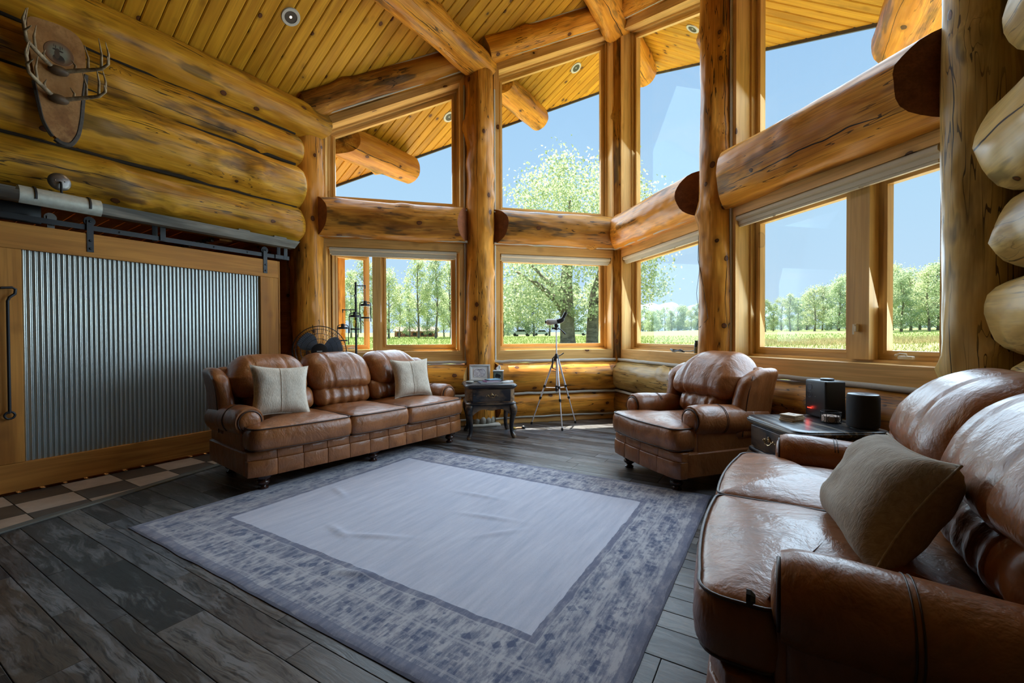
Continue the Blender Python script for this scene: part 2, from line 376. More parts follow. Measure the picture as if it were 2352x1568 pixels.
def glass(name, tint=(.97, .985, .98), refl=1.0):
    t = NT(name); fr = t.n('Fresnel', {'IOR': 1.45}); tr = t.n('BsdfTransparent', {'Color': tint}); gl = t.n('BsdfGlossy', {'Roughness': .01, 'Color': (.9, .95, 1)})
    f = t.math('MULTIPLY', fr, .04*refl)
    m = t.t.nodes.new('ShaderNodeMixShader'); t.t.links.new(f, m.inputs[0]); t.t.links.new(tr, m.inputs[1]); t.t.links.new(gl, m.inputs[2])
    return t.surf(m.outputs[0])
M['pane'] = glass('window_glass'); M['jar'] = glass('lamp_jar_glass', (.93, .95, .94), 1.6); M['bulb'] = glass('amber_bulb_glass', (.95, .80, .50), 1.6)
def emit(name, col, st):
    t = NT(name); n_ = t.noise(t.obj(), 20, 1); return t.surf(t.n('Emission', {'Color': t.mix(n_, col, [min(1, x*1.05) for x in col]), 'Strength': st}))
M['lampglow'] = emit('lit_bulb', (1, .80, .56), 6.0); M['redled'] = emit('red_light_bar', (1, .04, .02), 4.0); M['filament'] = emit('faint_filament', (1, .55, .12), .8)
# ------------------------------------------------------------------ the plan of the house
Q2 = .70710678
C0 = V((-2.1215, 6.7117, 0)); XL, XR, XRIDGE = -5.25, 1.0, -2.1215
ZR, SL = 6.25, .637                              # ridge height of the ceiling boards, slope
class Wall:                                      # t runs from the prow corner along the wall, w into the room
    def __init__(s, e, n): s.e = V(e); s.n = V(n)
    def p(s, t, w_=0, z=0): return C0 + s.e*t + s.n*w_ + V((0, 0, z))
WB = Wall((-Q2, -Q2, 0), (Q2, -Q2, 0)); WR = Wall((Q2, -Q2, 0), (-Q2, -Q2, 0))
def ceil_z(x): return ZR - SL*abs(x - XRIDGE)

def make_log(name, p0, p1, r0, r1, mat, seed, parent=None, seg=22, wob=.05, cuts=(), round0=0, round1=0, step=.09, knots=5, flat=.4, capmat=None, squash=1.0):
    p0 = V(p0); p1 = V(p1); L = (p1-p0).length; n = max(6, int(L/step)); rg = random.Random(seed)
    kn = [(rg.uniform(0, L), rg.uniform(0, 2*pi), rg.uniform(.04, .11), rg.uniform(.02, .055)) for _ in range(int(knots*L/2))]
    xs = [L*i/n for i in range(n+1)]
    for rd, at0 in ((round0, True), (round1, False)):
        if rd:
            ex = [rd*(1-cos(pi/2*i/6)) for i in range(7)]
            xs = [x for x in xs if (x > rd if at0 else x < L-rd)]
            xs = (ex + xs) if at0 else (xs + [L - q for q in ex[::-1]])
    b = MB(); v = []
    for x in xs:
        s = x/L; r = r0 + (r1-r0)*s; k = 1.0
        if round0 and x < round0: k = flat + (1-flat)*sqrt(max(0, 1-(1-x/round0)**2))
        if round1 and L-x < round1: k = flat + (1-flat)*sqrt(max(0, 1-(1-(L-x)/round1)**2))
        cx = .06*r0*mn.noise(V((x*.7, seed*3.1, 1))); cz = .08*r0*mn.noise(V((x*.7, seed*3.1, 7)))
        for j in range(seg):
            a = 2*pi*j/seg; q = r*k*(1 + wob*1.6*mn.noise(V((x*1.1, 1.3*cos(a)+seed, 1.3*sin(a)))) + wob*.8*mn.noise(V((x*3.6, 2.5*cos(a)+seed, 2.5*sin(a)))))
            for kx, ka, kr, kh in kn:
                dx = x-kx
                if abs(dx) < .25:
                    da = (a-ka+pi) % (2*pi) - pi; q += kh*k*exp(-(dx*dx + (da*r)**2)/(2*kr*kr*.5))
            v.append((x, q*cos(a) + cx, q*sin(a)*squash + cz))
    m = len(xs); f = [(i*seg+j, i*seg+(j+1) % seg, (i+1)*seg+(j+1) % seg, (i+1)*seg+j) for i in range(m-1) for j in range(seg)]
    b.add(v, f); b.add(v[:seg], [tuple(range(seg))[::-1]], mi=1); b.add(v[-seg:], [tuple(range(seg))], mi=1)
    FM = frame(p0, p1-p0); ob = b.build(name, [mat, capmat or M['endpale']], None, FM, smooth=42)
    if cuts:
        bm = bmesh.new(); bm.from_mesh(ob.data); I = FM.inverted()
        bmesh.ops.remove_doubles(bm, verts=bm.verts, dist=1e-5)
        for co, no, mi in cuts:
            co = I @ V(co); no = (I.to_3x3() @ V(no)).normalized()
            r_ = bmesh.ops.bisect_plane(bm, geom=bm.verts[:]+bm.edges[:]+bm.faces[:], plane_co=co, plane_no=no, clear_outer=True)
            ed = [g for g in r_['geom_cut'] if isinstance(g, bmesh.types.BMEdge)]
            fl = bmesh.ops.edgeloop_fill(bm, edges=ed) if ed else {'faces': []}
            for q in fl['faces']: q.material_index = mi; q.smooth = False
        bmesh.ops.recalc_face_normals(bm, faces=bm.faces[:]); bm.to_mesh(ob.data); bm.free()
        ob.data.set_sharp_from_angle(angle=radians(42))
    if parent is not None: ob.parent = parent; ob.matrix_basis = W(parent).inverted() @ FM
    return ob
def bead(name, pts, r, parent, mat='chink', seg=6):
    b = MB().tube(pts, r, seg); return b.build(name, M[mat], parent, W(parent).inverted() if parent else None, smooth=60)

# ---- floor: planks along X, tile strip by the sliding door
floor_ = struct('floor', 'dark mixed-tone wood plank floor under the whole room', 'floor')
b = MB(); b.poly([(-5.3, -3.6), (1.45, -3.6), (1.45, 3.2), (-2.1, 6.75), (-5.3, 3.6)], -.16, -.012); b.build('floor_slab', M['grout'], floor_)
def thr_x(y): return -4.24 - .265*(y - .5)       # the slanting threshold between planks and tiles
rp = random.Random(3); y = .05; rows = []
while y < 6.4:
    wd = rp.choice((.095, .125, .125, .19)); rows.append((y, wd)); y += wd
planks = []; hidden = MB()
for y, wd in rows:
    x = max(thr_x(y+wd/2) + .04, (y+wd) - 8.80 + .02) - rp.uniform(0, .9); lim = min(.92, 4.56 - (y+wd))
    lo = max(thr_x(y+wd/2) + .03, (y+wd) - 8.80 + .03)
    if y > 3.25: lo = max(-5.0, (y+wd) - 8.80 + .03)
    while x < lim:
        L = rp.uniform(.75, 1.25); a, c_ = max(x, lo), min(x+L, lim)
        if c_ - a > .03:
            under = (a > -3.5 and c_ < -.6 and y > 1.35 and y+wd < 3.5) or (a > .1 and y < 3.0)
            if under: hidden.box(((a+c_)/2, y+wd/2, -.006), (c_-a-.002, wd-.002, .012))
            else: planks.append((a, c_, y, wd))
        x += L
hidden.build('plank_underlay', M['plank'], floor_, kind='stuff')
for a, c_, y, wd in planks[:300]:
    MB().rbox(((c_-a)/2, 0, 0), ((c_-a)/2 - .0012, wd/2 - .0012, .007), .002, 1, (1, 1, 1)).build('plank', M['plank'], floor_, Mx.Translation((a, y+wd/2, -.007 + rp.uniform(-.0006, .0006))))
b = MB(); b.poly([(-4.2, -3.6), (1.0, -3.6), (1.0, .049), (-4.1, .049)], -.012, 0); b.build('plank_field', M['plank'], floor_, kind='stuff')
tw = .326
for i in range(-1, 8):
    for j in range(4):
        x1 = -4.915 + tw*(j-1) + tw*.5*0; x0 = x1 - 0; ya = .9 + (i-1)*tw
        xa, xb = -4.915 - tw + j*tw, -4.915 + j*tw
        lim0, lim1 = thr_x(ya), thr_x(ya+tw)
        pts = [(xa, ya), (min(xb, lim0), ya), (min(xb, lim1), ya+tw), (xa, ya+tw)]
        if min(lim0, lim1) <= xa + .01: continue
        g = .003; cx, cy = (xa+xb)/2, ya+tw/2
        b = MB(); b.poly([(p[0]-cx + (g if p[0]-cx < 0 else -g), p[1]-cy + (g if p[1]-cy < 0 else -g)) for p in pts], -.012, -.001)
        b.build('tile', M['tile_light'] if (i+j) % 2 == 0 else M['tile_dark'], floor_, Mx.Translation((cx, cy, 0)))
bar('threshold_strip', (thr_x(-.4)+.01, -.4, .004), (thr_x(3.2)+.01, 3.2, .004), .075, .016, M['grey'], floor_, bev=.006)

# ---- ceiling: boards running up both slopes and on over the eaves
ceil_ = struct('ceiling', 'sloped tongue and groove pine board ceiling with eaves outside', 'ceiling')
BW = .1355; OV = 1.40; XE_L, XE_R = -6.28, 2.04
for side in (1, -1):
    for i in range(70):
        y0 = -.62 + i*BW; y1 = y0 + BW
        # plan limits: ridge on one hand, eave or slanting rake edge on the other
        def xlim(y_):
            if side > 0: return max(XE_L, y_ - (8.833 + OV*1.41421))
            return min(XE_R, 4.590 + OV*1.41421 - y_)
        g = .003; a0, a1 = xlim(y0+g), xlim(y1-g); r = XRIDGE - side*.002
        if (side > 0 and (a0 >= r or a1 >= r)) or (side < 0 and (a0 <= r or a1 <= r)): continue
        lo = [(a0, y0+g), (r, y0+g), (r, y1-g), (a1, y1-g)]
        bo = [(x, y_, ceil_z(x)) for x, y_ in lo]; to = [(x, y_, ceil_z(x)+.02) for x, y_ in lo]
        # chamfered long edges: the visible face is narrower than the board
        bt = MB(); c2 = .010
        bo2 = [(x, y_ + (c2 if k < 2 else -c2), ceil_z(x)-.008) for k, (x, y_) in enumerate(lo)]
        n = 4; vs_ = bo2 + bo + to
        fs = [(0, 1, 2, 3), (11, 10, 9, 8)] + [(k+4, (k+1) % 4+4, (k+1) % 4, k) for k in range(4)] + [(k+8, (k+1) % 4+8, (k+1) % 4+4, k+4) for k in range(4)]
        bt.add(vs_, fs)
        world_mesh('ceiling_board', bt, M['ceil'], ceil_, (r, (y0+y1)/2, ceil_z(r)), (-side, 0, -SL), (0, 0, 1))
roof = struct('roof', 'roof deck above the pine boards with a dark drip edge', 'roof')
b = MB()
for side in (1, -1):
    xe = XE_L if side > 0 else XE_R; yr = 8.833 + OV*1.41421 + XRIDGE; ye = xe + 8.833 + OV*1.41421 if side > 0 else 4.590 + OV*1.41421 - xe
    pts = [(xe, -6), (XRIDGE, -6), (XRIDGE, yr), (xe, ye)]
    b.hexa([(x, y_, ceil_z(x)+.03) for x, y_ in pts], [(x, y_, ceil_z(x)+.28) for x, y_ in pts])
b.build('roof_deck', M['fascia'], roof)
for side in (1, -1):
    xe = XE_L if side > 0 else XE_R; yr = 8.833 + OV*1.41421 + XRIDGE; ye = xe + 8.833 + OV*1.41421 if side > 0 else 4.590 + OV*1.41421 - xe
    bar('drip_edge', (xe, ye, ceil_z(xe)+.13), (XRIDGE, yr, ceil_z(XRIDGE)+.13), .03, .31, M['fascia'], roof)
    bar('drip_edge', (xe, -6, ceil_z(xe)+.13), (xe, ye, ceil_z(xe)+.13), .03, .31, M['fascia'], roof)
# ---- log beams under the roof
LB = dict(seg=24, step=.12)
def beam(name, label, *a, **k):
    return tag(make_log(name, *a, **k), label, 'beam', None, 'structure')
IB, OB = (WB.p(0, .05), -WB.n, 0), (WB.p(0, -.27), WB.n, 0); IR, OR = (WR.p(0, .05), -WR.n, 0), (WR.p(0, -.27), WR.n, 0)   # the logs stop either side of the glazed walls
beam('log_purlin', 'heavy honey log purlin crossing the ceiling to the middle left post', (-3.65, -.6, 5.06), (-3.65, 5.6, 5.06), .20, .205, M['log'], 11, wob=.045, cuts=[IB], **LB)
beam('purlin_end', 'sawn log beam end under the eave outside, left of the prow corner', (-3.65, 4.9, 5.06), (-3.65, 6.98, 5.06), .205, .20, M['log'], 14, wob=.05, cuts=[OB], **LB)
beam('log_purlin', 'log purlin on the right slope above the tall right windows', (-.6, -.6, 5.06), (-.6, 5.6, 5.06), .20, .2, M['log'], 12, wob=.045, cuts=[IR], **LB)
beam('ridge_log', 'ridge log meeting the prow corner post at the peak', (XRIDGE, -.6, 5.98), (XRIDGE, 8.15, 5.98), .235, .24, M['log'], 13, wob=.04, **LB)
beam('plate_log', 'topmost log of the left wall under the sloped ceiling', (-5.22, -.6, 3.985), (-5.22, 4.0, 3.985), .245, .235, M['log_wall'], 21, wob=.05, cuts=[IB], **LB)
beam('plate_log_end', 'thick log beam end under the left eave outside the window above the sofa', (-5.22, 3.3, 3.985), (-5.22, 5.42, 3.985), .235, .22, M['log'], 24, wob=.05, cuts=[OB], **LB)
beam('plate_log', 'topmost log of the right wall under the sloped ceiling', (.98, -.6, 3.985), (.98, 4.0, 3.985), .24, .235, M['log_pale'], 22, wob=.04, cuts=[IR], **LB)
beam('plate_log_end', 'broad sawn log end under the right eave outside the far right window', (.98, 3.3, 3.985), (.98, 5.42, 3.985), .24, .245, M['log'], 25, wob=.04, cuts=[OR], **LB)
# ---- left wall: stacked logs over the door opening
wl = struct('wall_left', 'left wall of stacked amber logs above the sliding door', 'wall')
for z, r, sd_, m in ((3.575, .205, 31, 'log_wall'), (3.125, .29, 32, 'log_wall'), (2.655, .225, 33, 'log_wall')):
    make_log('log', (-5.26, -.6, z), (-5.26, 3.45, z), r, r*1.0, M[m], sd_, wl, round1=.10, flat=.55, wob=.06, knots=7, seg=26)
for z in (2.86, 3.39, 3.765): bead('joint_shade_bead', [(-5.150 + .022*mn.noise(V((i*.8, z, 3))), -.6 + 3.95*i/24, z + .015*mn.noise(V((i*.6, z*5, 9)))) for i in range(25)], .019, wl, 'seam')  # dark beads drawn for the shade in the log joints
bar('wall_infill', (-5.50, -.6, 3.35), (-5.50, 3.4, 3.35), .2, 1.9, M['log_dark'], wl)
# ---- posts
def post(label, p, r, ztop, m, seed, z0=0, **k):
    return tag(make_log('log_post', (p[0], p[1], z0), (p[0], p[1], ztop), r*1.03, r*.97, M[m], seed, wob=.06, seg=24, step=.08, knots=6, **k), label, 'post', None, 'structure')
post('dark knotty log post in the corner beside the sliding door', (-5.27, 3.60), .205, 3.80, 'post', 41)
p1 = WB.p(2.17, .02); post('log post between the two left window bays, standing on river stones', p1, .20, 4.94, 'post', 42, z0=.10)
p3 = WR.p(2.24, .02); post('log post between the two right window bays with a loose cord', p3, .185, 4.94, 'post', 43)
post('slim log post hidden in the prow corner between the trim boards', (C0.x, C0.y+.02), .125, 5.8, 'log_dark', 44)
post('pale log post in the right corner beside the stacked log ends', (.98, 3.52), .175, 3.85, 'log_pale', 45)
# river stones and a concrete pad under the post
tag(MB().rbox((0, 0, .016), (.24, .24, .016), .01, 2, (1, 1, 1)).build('footing_pad', M['chink'], None, Mx.Translation(p1) @ Mx.Rotation(pi/4, 4, 'Z'), smooth=40), 'grey mortar pad under the stone-footed post', 'pad', None, 'structure')
stone_m = plain('river_stone', (.26, .24, .20), .6, var=.35, bscale=12, bump=.2)
for i in range(9):
    a = -2.9 + i*.42; q = p1 + V((cos(a)*.17, sin(a)*.17, .075))
    b = MB().ball((0, 0, 0), (.058, .05, .052 + .008*(i % 3)), 12, 8); o = b.build('river_stone', stone_m, None, Mx.Translation(q) @ Mx.Rotation(a, 4, 'Z'), smooth=180)
    tag(o, 'rounded river stone in the ring under the middle log post', 'stone', 'river stones at the foot of the post', 'structure')

# ---- window bays
def quad_inset(pts, d):
    """move every edge of a convex polygon (t,z) inwards by d (number or one per edge)"""
    n = len(pts); dd = d if hasattr(d, '__len__') else [d]*n
    ar = sum(pts[i][0]*pts[(i+1) % n][1]-pts[(i+1) % n][0]*pts[i][1] for i in range(n)); sg = 1 if ar > 0 else -1; ln = []
    for i in range(n):
        (x0, y0), (x1, y1) = pts[i], pts[(i+1) % n]; dx, dy = x1-x0, y1-y0; L = sqrt(dx*dx+dy*dy); nx, ny = -dy/L*sg, dx/L*sg
        ln.append((x0+nx*dd[i], y0+ny*dd[i], dx, dy))
    out = []
    for i in range(n):
        x0, y0, dx0, dy0 = ln[i-1]; x1, y1, dx1, dy1 = ln[i]; den = dx0*dy1-dy0*dx1; s_ = ((x1-x0)*dy1-(y1-y0)*dx1)/den
        out.append((x0+dx0*s_, y0+dy0*s_))
    return out
def ring(wall, name, outer, inner, w0, w1, mat, parent, names=None):
    n = len(outer)
    for i in range(n):
        j = (i+1) % n; q = [outer[i], outer[j], inner[j], inner[i]]
        b = MB().hexa([wall.p(t, w0, z) for t, z in q], [wall.p(t, w1, z) for t, z in q])
        bm_fix(b)
        a, c_ = wall.p(outer[i][0], 0, outer[i][1]), wall.p(outer[j][0], 0, outer[j][1])
        world_mesh(names[i] if names else name, b, mat, parent, a, c_-a, wall.n)
def bm_fix(b):
    """flip faces outwards (mirrored wall frames)"""
    ce = sum((V(p) for p in b.v), V())/len(b.v); o = []
    for f in b.f:
        p = [V(b.v[i]) for i in f]; nn = (p[1]-p[0]).cross(p[2]-p[0]); o.append(f if nn.dot(sum(p, V())/len(p) - ce) > 0 else f[::-1])
    b.f = o
def prism(wall, name, pts, w0, w1, mat, parent, along=0):
    b = MB().hexa([wall.p(t, w0, z) for t, z in pts], [wall.p(t, w1, z) for t, z in pts]); bm_fix(b)
    a, c_ = wall.p(pts[along][0], 0, pts[along][1]), wall.p(pts[along+1][0], 0, pts[along+1][1])
    return world_mesh(name, b, mat, parent, a, c_-a, wall.n)
def sash(wall, pts, parent, fw=.055, w0=-.25, w1=-.19, Mrot=None):
    ring(wall, 'sash_rail', pts, quad_inset(pts, fw), w0, w1, M['jamb'], parent)
    ins = quad_inset(pts, fw*.5); ring(wall, 'sash_stop', quad_inset(pts, fw*.75), quad_inset(pts, fw*1.25), w0+.015, w1+.012, M['jamb'], parent)
    prism(wall, 'pane', ins, -.224, -.218, M['pane'], parent)
def window(n, wall, label, outer, cw, units, split=None):
    """outer polygon of the casing; cw = casing width for bottom, right, top, left; units = list of sash polygons' t-limits"""
    o = struct('window_%d' % n, label, 'window')
    inner = quad_inset(outer, cw)
    ring(wall, 'casing_board', outer, inner, -.02, .022, M['board'], o)
    ring(wall, 'jamb_board', quad_inset(inner, -.02), inner, -.25, -.018, M['jamb'], o)
    ring(wall, 'frame_step', quad_inset(inner, .0), quad_inset(inner, .022), -.25, -.14, M['jamb'], o)
    body = quad_inset(inner, .022)
    if not units: sash(wall, body, o); return o, inner
    b0, b1 = body[0][1], body[2][1]
    for k, (ta, tb) in enumerate(units): sash(wall, [(ta, b0), (tb, b0), (tb, b1), (ta, b1)], o)
    for k in range(len(units)-1):
        ta, tb = units[k][1], units[k+1][0]
        prism(wall, 'mullion', [(ta, b0), (ta, b1), (tb, b1), (tb, b0)], -.25, -.10, M['jamb'], o)
    return o, inner
def lowpoly(t0, t1): return [(t0, .895), (t1, .895), (t1, 2.55), (t0, 2.55)]
def uppoly(t0, t1): return [(t0, 3.0), (t1, 3.0), (t1, 6.00-.45*t1), (t0, 6.00-.45*t0)]
CWL = [.145, .09, .12, .09]; CWU = [.06, .075, .10, .075]
w1_, in1 = window(1, WB, 'left lower window with an open casement and a fixed pane behind the sofa', lowpoly(2.37, 4.30), CWL, [(2.49, 3.53), (3.64, 4.18)])
w2_, in2 = window(2, WB, 'square lower window behind the spotting scope looking at the big cottonwood', lowpoly(.05, 1.97), CWL, None)
w3_, in3 = window(3, WR, 'lower window right of the prow corner with binoculars on its sill', lowpoly(.05, 2.02), CWL, None)
w4_, in4 = window(4, WR, 'wide lower right window with a fixed pane and a crank casement', lowpoly(2.40, 4.31), CWL, [(2.52, 3.53), (3.70, 4.19)])
w5_, _ = window(5, WB, 'raked upper window above the sofa, showing the eave log', uppoly(2.37, 4.28), CWU, None)
w6_, _ = window(6, WB, 'tall raked upper window left of the prow corner above the scope', uppoly(.05, 1.96), CWU, None)
w7_, _ = window(7, WR, 'tall raked upper window right of the prow corner', uppoly(.05, 2.03), CWU, None)
w8_, _ = window(8, WR, 'large raked upper window on the far right with a log beam end outside', uppoly(2.42, 4.33), CWU, None)
# reopen the left casement: its sash is hinged at the far jamb and swung outwards
for ch in [c_ for c_ in w1_.children if c_.name.split('.')[0] in ('sash_rail', 'sash_stop', 'pane')]:
    ctr = sum((W(ch) @ V(q) for q in ch.bound_box), V())/8; t_ = (ctr - C0).dot(WB.e)
    if t_ > 3.62:
        hp = WB.p(4.17, -.22); R_ = Mx.Translation(hp) @ Mx.Rotation(radians(32), 4, 'Z') @ Mx.Translation(-hp)
        ch.matrix_basis = R_ @ ch.matrix_basis
# crank handles, latch
def crank(wall, t, parent, z=1.075):
    b = MB(); b.rbox((0, 0, .012), (.045, .018, .012), .006, 2, (1, 1, 1)); b.tube([(0, 0, .02), (.01, -.012, .035), (-.03, -.02, .04), (-.05, -.02, .03)], .006, 6); b.ball((-.052, -.02, .028), .009, 8, 6)
    m_ = frame(wall.p(t, -.13, z), wall.e, (0, 0, 1)); b.build('crank_handle', M['cream'], parent, m_, smooth=40)
crank(WB, 3.92, w1_); crank(WR, 3.93, w4_)
b = MB(); b.rbox((0, 0, 0), (.008, .012, .03), .005, 2, (1, 1, 1)); b.tube([(0, -.01, .02), (0, -.03, .025), (0, -.032, -.05)], .006, 6); b.build('latch', M['cream'], w4_, frame(WR.p(3.62, -.085, 1.30), WR.e), smooth=40)

# ---- the two prow walls: logs between and below the windows, chinking
for wall, nm, lab in ((WB, 'wall_back_left', 'left prow wall of logs and glass with two window bays'), (WR, 'wall_back_right', 'right prow wall of logs and glass with two window bays')):
    wo_ = struct(nm, lab, 'wall'); L = wall is WB; sd_ = 60 if L else 80
    for k, (ta, tb) in enumerate(((.06, 1.98), (2.36, 4.32))):
        if not L: ta, tb = ((.06, 2.06), (2.40, 4.34))[k]
        # middle log with slant-cut ends
        r = .245 if L else (.25, .275)[k]; wc = .045 if L else .05
        cuts = []
        for te, sgn in ((ta, -1), (tb, 1)):
            no = (wall.e*sgn*.80 + wall.n*.60); cuts.append((wall.p(te - sgn*.02, .10, 2.79), no, 1))
        a, c_ = wall.p(ta-.02, wc, 2.79), wall.p(tb+.02, wc, 2.79)
        make_log('log', a, c_, r, r*1.02, M['log_dark'] if L else M['log'], sd_+k, wo_, cuts=cuts, wob=.045, capmat=M['endgrain'], knots=5, seg=34)
        # two or three logs under the sill
        for q, (z, r_) in enumerate(((.64, .225), (.235, .205))):
            cu = [(wall.p(te - sgn*.01, .10, z), wall.e*sgn*.85 + wall.n*.53, 1) for te, sgn in ((ta, -1), (tb, 1))]
            mt = M['log'] if L else (M['log_pale'] if (k == 0 and q == 0) else M['log_dark'])
            make_log('log', wall.p(ta, -.015, z), wall.p(tb, -.015, z), r_, r_, mt, sd_+10+2*k+q, wo_, cuts=cu, wob=.05, capmat=M['endpale'] if k else M['endgrain'], knots=5)
        bar('base_log', wall.p(ta, .02, .03), wall.p(tb, .02, .03), .22, .10, M['board'], wo_, bev=.03)
        for z, w_, r_ in ((.425, .135, .018), (.088, .14, .014), (.885, .05, .022), (2.56, .10, .016), (3.0, .09, .010)):
            bead('chinking', [wall.p(ta + (tb-ta)*i/16, w_ + .006*sin(i*2.1), z + .010*mn.noise(V((i*.7, z*9, sd_)))) for i in range(17)], r_, wo_)
        # log under the rake, tight to the ceiling
        zt = lambda t: 6.20-.45*t
        make_log('rake_log', wall.p(ta-.05, .03, zt(ta-.05)), wall.p(tb+.1, .03, zt(tb+.1)), .18, .19, M['log_dark'] if (L and k) else M['log'], sd_+30+k, wo_, wob=.05)
        bead('chinking', [wall.p(ta, .165, zt(ta)+.115), wall.p(tb, .165, zt(tb)+.115)], .018, wo_)
        bead('chinking', [wall.p(ta, .07, 6.01-.45*ta), wall.p(tb, .07, 6.01-.45*tb)], .012, wo_)
    for t0, t1 in ((-.05, .05), (1.97, 2.37) if L else (2.02, 2.42), (4.30, 4.62)):
        for z0, z1 in ((0, 5.9-.45*t1),):
            b = MB().hexa([wall.p(t, -.20, z) for t, z in ((t0, 0), (t1, 0), (t1, 6.0-.45*t1), (t0, 6.0-.45*t0))], [wall.p(t, -.03, z) for t, z in ((t0, 0), (t1, 0), (t1, 6.0-.45*t1), (t0, 6.0-.45*t0))]); bm_fix(b)
            world_mesh('backing_board', b, M['board'], wo_, wall.p(t0), (0, 0, 1), wall.n)
    for t in ((1.955, 2.385) if L else (2.03, 2.435)):
        bead('chinking', [wall.p(t, .03, z*.25) for z in range(0, 20)], .014, wo_)
# ---- right wall: stacked pale logs with rounded ends, seen nearly end on
wr = struct('wall_right', 'right wall of stacked pale logs with rounded hewn ends', 'wall')
for z, r, ye, sd_ in ((.50, .20, 3.1, 90), (.945, .215, 3.12, 91), (1.36, .22, 3.30, 92), (1.755, .22, 3.22, 93), (2.225, .27, 3.27, 94), (2.74, .24, 3.0, 95), (3.17, .22, 3.15, 96), (3.56, .2, 3.2, 97), (.14, .18, 3.1, 98)):
    make_log('log', (1.14, -.9, z), (1.14, ye+.10, z), r, r, M['log_pale'], sd_, wr, round1=.15, flat=.52, wob=.06, knots=8, seg=28, step=.07, capmat=M['log_pale'])
bar('wall_infill', (1.42, -3.6, 2), (1.42, 3.7, 2), .2, 4.2, M['log_dark'], wr)
# ---- next room beyond the sliding door (seen only through the gap above the door)
nr = struct('adjoining_room', 'warm lit pine ceiling and walls of the next room above the door', 'room')
for i in range(34):
    y0 = -1.2 + i*.1375
    b = MB().rbox((1.75, 0, 0), (1.75, .067, .01), .006, 1, (1, 1, 1))
    b.build('ceiling_board', M['barn'], nr, frame((-5.45, y0, 2.60), (-1, 0, -.06)))
bar('far_wall', (-8.9, -1.3, 1.35), (-8.9, 3.5, 1.35), .1, 2.9, M['barn'], nr)
bar('end_wall', (-8.9, 3.45, 1.35), (-5.45, 3.45, 1.35), .1, 2.9, M['barn'], nr)
bar('end_wall', (-8.9, -1.3, 1.35), (-5.45, -1.3, 1.35), .1, 2.9, M['barn'], nr)
bar('room_floor', (-8.9, 1.1, -.06), (-5.3, 1.1, -.06), 4.8, .1, M['barn'], nr)
bar('beam', (-7.4, 2.75, 2.46), (-5.6, 2.75, 2.46), .14, .16, M['barn'], nr)
for k in range(14): bar('dentil', (-7.2+k*.11, 2.66, 2.40), (-7.15+k*.11, 2.66, 2.40), .03, .05, M['grey'], nr)
def can_light(label, p, nrm, energy, parent=None, group=None, lit=True, r=.082, col=(1, .74, .46), size=150):
    """recessed light: white trim ring, dark can, bulb"""
    nrm = V(nrm).normalized(); FM = frame(p, nrm.orthogonal(), nrm) ; o = empty('recessed_light', (0, 0, 0)); o.matrix_basis = FM
    tag(o, label, 'ceiling light', group)
    # local +Z points into the room
    b = MB().lathe([(r*.78, .004), (r*.80, .012), (r*1.12, .012), (r*1.2, .004), (r*1.2, -.004), (r*.78, -.004)], 28)
    b.build('trim_ring', M['gplastic'], o, smooth=40)
    b = MB().lathe([(r*.79, .006), (r*.72, -.05), (r*.70, -.09), (.001, -.095)], 24); b.build('can', plain('dark_baffle', (.05, .045, .04), .4) if 'dark_baffle' not in bpy.data.materials else bpy.data.materials['dark_baffle'], o, smooth=40)
    b = MB().ball((.0, 0, -.014), (.024, .024, .024), 14, 10); b.build('bulb', M['lampglow'] if lit else M['gplastic'], o, smooth=180)
    if lit:
        ld = bpy.data.lights.new('lamp_light', 'SPOT'); ld.energy = energy; ld.color = col; ld.spot_size = radians(size); ld.spot_blend = .8; ld.shadow_soft_size = .03
        lo = bpy.data.objects.new('lamp_light', ld); link(lo, o, Mx.Translation((0, 0, .03)) @ Mx.Rotation(pi, 4, 'X'))
    return o
ROOF_N = {1: V((SL, 0, -1)), -1: V((-SL, 0, -1))}
def roof_pt(x, y_): return (x, y_, ceil_z(x)-.006)
can_light('lit recessed light in the sloped pine ceiling above the log wall', roof_pt(-4.535, 2.91), ROOF_N[1], 45)
for (x, y_), lb in (((-4.50, 5.55), 'unlit recessed light in the eave seen through the window above the sofa'), ((-2.93, 6.96), 'unlit recessed light in the eave seen left of the prow corner')):
    can_light(lb, roof_pt(x, y_), ROOF_N[1], 0, lit=False)
can_light('unlit recessed light in the eave seen right of the prow corner', roof_pt(-1.06, 6.72), ROOF_N[-1], 0, lit=False)
# lamps of the next room
for x, y_, lb in ((-6.35, 1.55, 'warm recessed light of the next room seen left of the middle track bracket'), (-6.65, 2.15, 'warm recessed light of the next room farther along above the door'), (-6.3, .3, 'warm recessed light of the next room at the far left above the door')):
    can_light(lb, (x, y_, 2.585), (0, 0, -1), 55, group='next room lights', r=.06, col=(1, .50, .20))
# ---- wall behind the camera, unseen, closed and dark to keep bounce light down
wbk = struct('wall_back', 'unseen dark rear wall of the room behind the viewpoint', 'wall')
bar('wall_infill', (-5.4, -3.6, 3.1), (1.3, -3.6, 3.1), .2, 6.6, M['dim'], wbk)
bar('wall_infill', (-5.5, -3.6, 2.1), (-5.5, -.6, 2.1), .2, 4.4, M['dim'], wl)
